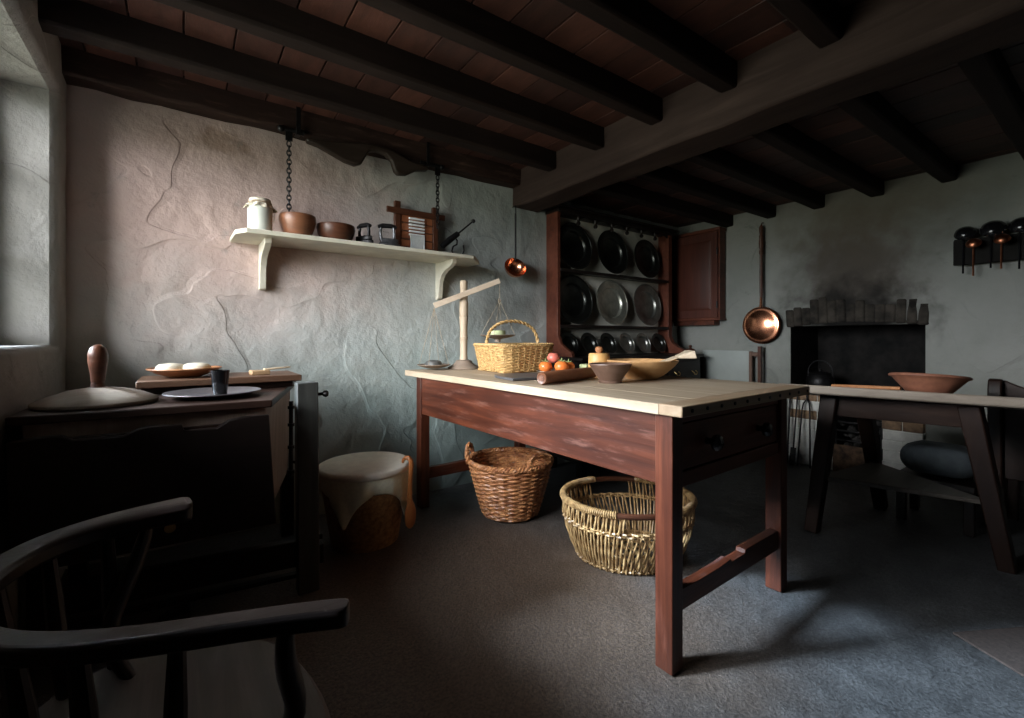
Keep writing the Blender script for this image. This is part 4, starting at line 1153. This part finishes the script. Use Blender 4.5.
mb = MB(); mb.bar(c0, c1, .022, .012, w1=.05); mb.build('handle', pine_x, t, world=True, bevel=.003)
mb = MB()
dirr = (c2-c1).normalized(); up = s_.cross(dirr)*-1
if up.z < 0: up = -up
mb.hexa([c1 - s_*.025 - up*.006, c1 + s_*.025 - up*.006, c1 + s_*.025 + up*.006, c1 - s_*.025 + up*.006],
        [c2 - s_*.060 - up*.028, c2 + s_*.060 - up*.028, c2 + s_*.060 + up*.012, c2 - s_*.060 + up*.012]); mb.build('blade', pine_x, t, world=True, bevel=.004)
x, y = P(1.762, 1.672)
t = thing('butter_stamp', 'round yellow wooden butter stamp with knob behind the small dark bowl', 'butter stamp', (x, y, TZ))
mb = MB(); mb.lathe([(0,0),(.053,0),(.055,.004),(.055,.055),(.0535,.058),(.055,.061),(.053,.112),(.048,.118),(0,.118)], 40); mb.build('body', stamp_m, t, ang=40)
mb = MB(); mb.lathe([(.016,.116),(.015,.124),(.019,.130),(.020,.142),(.016,.150),(0,.152)], 24); mb.build('knob', treen, t, ang=60)
x, y = P(1.86, 1.865)
mb = MB(); mb.box((x-.028, y-.028, TZ+.0005), (x+.028, y+.028, TZ+.05)); tag(mb.build('cheese_wedge', cheese_m, bevel=.006), 'little pale green block of cheese beside the butter stamp', 'cheese')

# ------------------------------------------------------------------ three-legged table by the hearth
t = thing('cricket_table', 'dark three-legged table with thick plank top and low triangular shelf', 'table', (2.93, .78, 0))
A = [(2.455,1.10),(2.69,.16),(3.05,.20),(2.97,1.13)]
def tz(x, y): return .772 - .055*(((x-2.55)*.973+(y-.6)*.2)/.45)
mb = MB()
lo = [(x, y, tz(x,y)-.042) for x, y in A]; hi = [(x, y, tz(x,y)) for x, y in A]
mid = lambda p, q, f: tuple(a+(b-a)*f for a, b in zip(p, q))
f = .42
mb.hexa([lo[0], lo[1], mid(lo[1],lo[2],f), mid(lo[0],lo[3],f)], [hi[0], hi[1], mid(hi[1],hi[2],f), mid(hi[0],hi[3],f)])
f2 = .43
mb.hexa([mid(lo[0],lo[3],f2), mid(lo[1],lo[2],f2), lo[2], lo[3]], [mid(hi[0],hi[3],f2), mid(hi[1],hi[2],f2), hi[2], hi[3]])
mb.build('tabletop', wood('grey_plank', [(.17,.135,.105),(.27,.225,.18),(.36,.31,.255)], 1, .5), t, world=True, bevel=.008)
def leg(foot, topp):
    mb = MB(); mb.bar(foot, topp, .058, .058, up=(0,1,0), w1=.075, h1=.075); return mb
tops = [V((2.690,.945,.705)), V((2.80,.455,.705)), V((3.08,.93,.68))]
feet = [V((2.645,1.015,0)), V((2.875,.35,0)), V((3.33,.915,0))]
for a, b in zip(feet, tops): leg(a, b).build('leg', oak_z, t, world=True, bevel=.006)
for i, j in ((0,1), (1,2), (0,2)):
    mb = MB(); a = tops[i].copy(); b = tops[j].copy(); a.z = .655; b.z = .655; mb.bar(a, b, .03, .10); mb.build('apron', oak_y, t, world=True, bevel=.003)
mb = MB(); q = [(feet[i].lerp(tops[i], .40)) for i in range(3)]
mb.add([(v.x, v.y, .270) for v in q] + [(v.x, v.y, .292) for v in q], [(0,2,1),(3,4,5),(0,1,4,3),(1,2,5,4),(2,0,3,5)]); mb.build('low_shelf', wood('shelf_dusty', [(.06,.05,.043),(.11,.095,.08),(.16,.14,.12)], 0, .5), t, world=True, bevel=.004)
# stick on it
mb = MB(); mb.tube([(2.66,.93,tz(2.66,.93)+.009),(2.585,.64,tz(2.585,.64)+.009)], .008, 8); tag(mb.build('wooden_stick', treen, ang=60), 'thin orange brown stick lying on the three-legged table', 'stick')
# terracotta bowl
bx, by = 2.76, .585
t = thing('terracotta_bowl', 'flared terracotta bowl standing on the three-legged table', 'bowl', (bx, by, tz(bx, by)+.002))
t.rotation_euler = (0, R(7), 0); t.scale = (.78,.78,.80)
mb = MB(); mb.lathe([(0,0),(.098,0),(.104,.006),(.150,.060),(.168,.082),(.182,.086),(.184,.094),(.178,.100),(.166,.096),(.158,.086),(.10,.016),(0,.012)], 56); mb.build('bowl', terracotta, t, ang=40)

# armchair by the hearth
t = thing('hearth_armchair', 'dark armchair with rounded back post behind the three-legged table', 'chair', (3.45, .30, 0))
mb = MB()
out = smooth([(3.22,0,0),(3.27,0,0),(3.275,.55,0),(3.285,.70,0),(3.27,.775,0),(3.235,.80,0),(3.20,.785,0),(3.185,.70,0),(3.20,.5,0),(3.22,0,0)], 1)[:-1]
mb.prism([(p[0], p[1]) for p in out], (0,.475,0), (1,0,0), (0,0,1), (0,1,0), .05); mb.build('side_post', oak_z, t, world=True, bevel=.006)
mb = MB(); mb.prism([(p[0], p[1]) for p in out], (.0,-.16,0), (1,0,0), (0,0,1), (0,1,0), .05); mb.build('side_post', oak_z, t, world=True, bevel=.006)
mb = MB(); out = [(.475,.30),(.475,.79)] + [(.475-.585*i/12, .79-.075*math.sin(PI*i/12)**.8) for i in range(1,12)] + [(-.11,.79),(-.11,.30)]
mb.prism(out, (3.24,0,0), (0,1,0), (0,0,1), (1,0,0), .028); mb.build('back_board', oak_y, t, world=True, bevel=.005)
mb = MB(); mb.box((3.27,-.12,.30), (3.66,.49,.335)); mb.build('seat', oak_x, t, world=True, bevel=.006)
for y in (.475,-.13):
    mb = MB(); mb.box((3.62,y-.01,0), (3.665,y+.035,.56)); mb.build('leg', oak_z, t, world=True, bevel=.004)
    mb = MB(); mb.bar((3.25,y+.02,.565),(3.69,y+.02,.575), .05, .028); mb.build('armrest', oak_x, t, world=True, bevel=.006)
t.location = (3.53, .245, 0)

# low stool with grey cushion
t = thing('hearth_stool', 'low dark wooden stool before the fireplace', 'stool', (3.35, .66, 0))
mb = MB(); mb.box((3.20,.50,.22), (3.50,.82,.255)); mb.build('seat', blk_y, t, world=True, bevel=.006)
for x in (3.225,3.475):
    for y in (.525,.795):
        mb = MB(); mb.bar((x,y,0), (x,y,.22), .04, .04, up=(0,1,0)); mb.build('leg', blk_z, t, world=True, bevel=.003)
mb = MB()
vs = []; fs = []; n = 40; mm = 14
for i in range(mm+1):
    a = PI*i/mm
    for k in range(n):
        b = 2*PI*k/n; ex = lambda v, e: math.copysign(abs(v)**e, v)
        x = .155*ex(math.sin(a), .6)*ex(math.cos(b), .6); y = .20*ex(math.sin(a), .6)*ex(math.sin(b), .6); z = -.082*ex(math.cos(a), .8)
        z += .010*mnoise.noise(V((x*14,y*14,z*14)))*math.sin(a)
        vs.append((3.35+x*.95, .66+y*.8, .342+z))
for i in range(mm):
    for k in range(n): l = (k+1) % n; fs.append((i*n+k, i*n+l, (i+1)*n+l, (i+1)*n+k))
mb.add(vs, fs); tag(mb.build('cushion', sack, ang=180), 'plump grey cushion on the low stool before the fireplace', 'cushion')

# ------------------------------------------------------------------ hearth
def brick_block(lo, hi, bare, name, label):
    """whitewashed brick hob, courses 75 mm; bare = the courses left unpainted"""
    mbw, mbb = MB(), MB(); z = lo[2]; c = 0
    mbw.box((lo[0]+.006, lo[1]+.003, lo[2]), (hi[0], hi[1]-.003, hi[2]-.004))
    while z < hi[2]-.01:
        zt = min(z+.072, hi[2]); y = lo[1] - (0 if c % 2 == 0 else .11)
        while y < hi[1]:
            a, b = max(y+.003, lo[1]), min(y+.217, hi[1])
            if b-a > .02: (mbb if c in bare else mbw).box((lo[0]-random.uniform(0,.003), a, z+.003), (lo[0]+.08, b, zt-.002))
            y += .22
        z += .072; c += 1
    o = struct(mbw.build(name, whitebrick, bevel=.004), label)
    mbb.build('bare_brick', rawbrick, o, bevel=.004)
    return o
brick_block((3.985, 1.385, 0), (4.50, 1.700, .565), (5, 7), 'trim_3', 'whitewashed brick hob on the tool side of the grate')
brick_block((3.985, .868, 0), (4.50, 1.090, .535), (5,), 'trim_4', 'whitewashed brick hob on the stool side of the grate')
t = thing('fire_grate', 'iron fire grate with ash between the brick hobs', 'grate', (4.15, 1.24, 0))
mb = MB()
for z in (.10,.17,.24,.31,.375): mb.tube([(4.0,1.10,z),(3.985,1.13,z),(3.985,1.345,z),(4.0,1.375,z)], .009, 8)
mb.build('front_bars', iron, t, world=True)
mb = MB(); mb.box((4.0,1.092,.05), (4.42,1.106,.40)); mb.box((4.0,1.369,.05), (4.42,1.383,.40)); mb.box((4.40,1.106,.05), (4.42,1.369,.60)); mb.build('cheek', iron, t, world=True, bevel=.003)
mb = MB(); mb.box((4.0,1.11,.06), (4.40,1.365,.08)); mb.build('bottom_grid', iron, t, world=True)
mb = MB()
for i in range(90):
    r = random.uniform(.018,.04); mb.ball((random.uniform(4.02,4.36), random.uniform(1.13,1.345), random.uniform(.1,.375)), r, r*random.uniform(.6,1), r*random.uniform(.5,.9), 7, 5)
o = mb.build('ash_bed', coal, ang=20); tag(o, 'grey ash and cinders heaped in the fire grate', 'ash'); o['kind'] = 'stuff'
mb = MB()
for i, (y, z) in enumerate(((1.16,.13),(1.24,.11),(1.31,.14),(1.20,.2),(1.28,.21))): pass
mb.box((3.95,1.10,.0), (3.975,1.38,.21)); tag(mb.build('fire_plate', rust, bevel=.006), 'rust mottled iron plate standing before the fire grate', 'fire plate')
# kettle shape and crane in the opening
t = thing('fire_pot', 'black iron pot standing on hob inside the fireplace', 'pot', (4.22, 1.56, .566))
mb = MB(); mb.lathe([(0,0),(.05,0),(.085,.02),(.10,.06),(.095,.11),(.07,.14),(.075,.148),(.03,.16),(.012,.165),(.014,.18),(0,.185)], 32); mb.build('body', iron, t)
mb = MB(); mb.tube(arc((0,-.09,.12),(0,.09,.12),.13,20,(0,0,1),.7), .005, 8); mb.build('handle', iron, t)
# fire irons leaning on the wall
def iron_rod(name, label, pts, r, extra):
    t = thing(name, label, 'fire iron', (pts[0][0], pts[0][1], 0), 0, 'fire irons beside the hearth')
    mb = MB(); mb.tube(pts, r, 8); mb.build('shaft', iron, t, world=True); extra(t); return t
def ex1(t):
    mb = MB(); mb.ball((3.965,1.675,.612), .016, n=14, m=8); mb.build('knob', iron, t, world=True)
iron_rod('poker', 'straight black poker leaning on hearth wall beside the warming pan', [(3.885,1.668,.005),(3.965,1.675,.60)], .007, ex1)
def ex2(t):
    mb = MB(); mb.hexa([(3.86,1.604,.004),(3.868,1.604,.004),(3.868,1.648,.004),(3.86,1.648,.004)], [(3.888,1.604,.14),(3.896,1.604,.14),(3.896,1.644,.14),(3.888,1.644,.14)]); mb.build('blade', iron, t, world=True)
iron_rod('fire_shovel', 'black fire shovel leaning on hearth wall beside the tongs', [(3.89,1.624,.13),(3.968,1.622,.60)], .006, ex2)
t = thing('fire_tongs', 'black long-legged fire tongs leaning against whitewashed brick hob', 'fire tongs', (3.88, 1.55, 0), 0, 'fire irons beside the hearth')
mb = MB(); mb.tube([(3.968,1.555,.60),(3.958,1.555,.52),(3.95,1.575,.49),(3.94,1.582,.44),(3.875,1.59,.005)], .006, 8); mb.build('arm', iron, t, world=True)
mb = MB(); mb.tube([(3.958,1.555,.52),(3.95,1.535,.49),(3.94,1.528,.44),(3.875,1.50,.005)], .006, 8); mb.build('arm', iron, t, world=True)

# ------------------------------------------------------------------ ladle rack on the hearth wall
t = thing('ladle_rack', 'black wooden rack on hearth wall holding ladles', 'rack', (3.96, .45, 1.5))
mb = MB(); mb.box((3.935,.20,1.455), (3.955,.715,1.61)); mb.build('front_board', rack_m, t, world=True, bevel=.004)
mb = MB(); mb.box((3.955,.20,1.46), (3.995,.225,1.62)); mb.box((3.955,.69,1.46), (3.995,.715,1.62)); mb.box((3.955,.225,1.595), (3.995,.69,1.61)); mb.build('side', rack_m, t, world=True, bevel=.003)
def ladle(y, r, mat, label, drop, dz=0, dx=0):
    t = thing('hanging_ladle', label, 'ladle', (3.915, y, 1.64), 0, 'ladles in the hearth wall rack')
    mb = MB(); M = Matrix.Translation((3.90-dx, y, 1.625+dz)) @ Matrix.Rotation(R(125), 4, 'Y')
    mb.lathe([(0,-.6*r),(.5*r,-.52*r),(.85*r,-.25*r),(r,.08*r),(.96*r,.1*r),(.8*r,-.2*r),(.45*r,-.45*r),(0,-.52*r)], 28, M); mb.build('bowl', mat, t, world=True, ang=50)
    mb = MB(); mb.tube([(3.926-dx*.3,y+.012,1.645+dz-.3*r),(3.928,y+.012,1.60),(3.928,y+.014,1.45-drop)], [.006,.005,.005], 8); mb.build('handle', mat, t, world=True)
ladle(.655, .052, black_m, 'black ladle at the fireplace end of the wall rack', .05, .02)
ladle(.610, .036, copper_d, 'small dark copper ladle between two black ones in wall rack', .07, -.055, .05)
ladle(.535, .060, black_m, 'larger black ladle in the wall rack behind the copper ones', .03, .025)
ladle(.492, .036, copper_d, 'second small copper ladle, nearer the middle of the wall rack', .04, -.05, .05)
ladle(.42, .056, black_m, 'black ladle beyond the copper pair in the wall rack', .05, .025)
ladle(.345, .045, copper_d, 'copper ladle at the dark end of the wall rack', .04, -.045, .05)

# mat on the floor
mb = MB(); q = [(2.108,.385),(1.90,.03),(2.40,-.26),(2.61,.10)]
mb.hexa([(x, y, .0005) for x, y in q], [(x, y, .008) for x, y in q]); tag(mb.build('floor_mat', mat_m, bevel=.003), 'dark brown mat lying flat on the stone floor', 'mat')

# ------------------------------------------------------------------ light: overcast sky through the window
wd = bpy.data.worlds.new('sky'); SC.world = wd; wd.use_nodes = True
nt = wd.node_tree; bg = nt.nodes['Background']
tc = nt.nodes.new('ShaderNodeTexCoord'); sx = nt.nodes.new('ShaderNodeSeparateXYZ'); nt.links.new(tc.outputs['Generated'], sx.inputs[0])
r = ramp(nt, sx.outputs[2], [(.0, (.14,.15,.12)), (.49, (.22,.235,.20)), (.53, (.88,.94,1.0)), (.62, (.97,.99,1.0)), (1.0, (.78,.89,1.0))])
mr = nd(nt, 'ShaderNodeMapRange'); mr.inputs[1].default_value = -1; mr.inputs[2].default_value = 1
nt.links.new(sx.outputs[2], mr.inputs[0]); nt.links.new(mr.outputs[0], r.inputs[0])
nt.links.new(r.outputs[0], bg.inputs[0]); bg.inputs[1].default_value = 16.0
sl = bpy.data.lights.new('hazy_sun', 'SUN'); sl.energy = 10.5; sl.angle = R(10); sl.color = (.66,.83,1.0)
so_ = bpy.data.objects.new('hazy_sun', sl); COL.objects.link(so_)
so_.rotation_euler = V((.85,-.45,-.60)).to_track_quat('-Z', 'Y').to_euler()
la = bpy.data.lights.new('window_portal', 'AREA'); la.shape = 'RECTANGLE'; la.size = WZ1-WZ0; la.size_y = WY1-WY0
la.cycles.is_portal = True
lo_ = bpy.data.objects.new('window_portal', la); COL.objects.link(lo_)
lo_.location = (XG-.05, (WY0+WY1)/2, (WZ0+WZ1)/2); lo_.rotation_euler = (0, R(-90), 0)

# ------------------------------------------------------------------ camera
cd = bpy.data.cameras.new('camera'); cam = bpy.data.objects.new('camera', cd); COL.objects.link(cam)
cd.sensor_width = 36; cd.lens = 36*456.7/1024; cd.shift_y = -21/1024
cd.clip_start = .02
cam.location = (0, 0, 1.0); cam.rotation_euler = (R(90), 0, -math.atan2(.5835, .8121))
SC.camera = cam

vs_ = SC.view_settings
vs_.view_transform = 'Standard'; vs_.look = 'None'; vs_.gamma = 1; vs_.use_curve_mapping = False
vs_.exposure = 1.32
cy = SC.cycles
cy.use_denoising = True
cy.max_bounces = 8; cy.diffuse_bounces = 5; cy.glossy_bounces = 4
cy.sample_clamp_indirect = 8
cy.caustics_reflective = False; cy.caustics_refractive = False
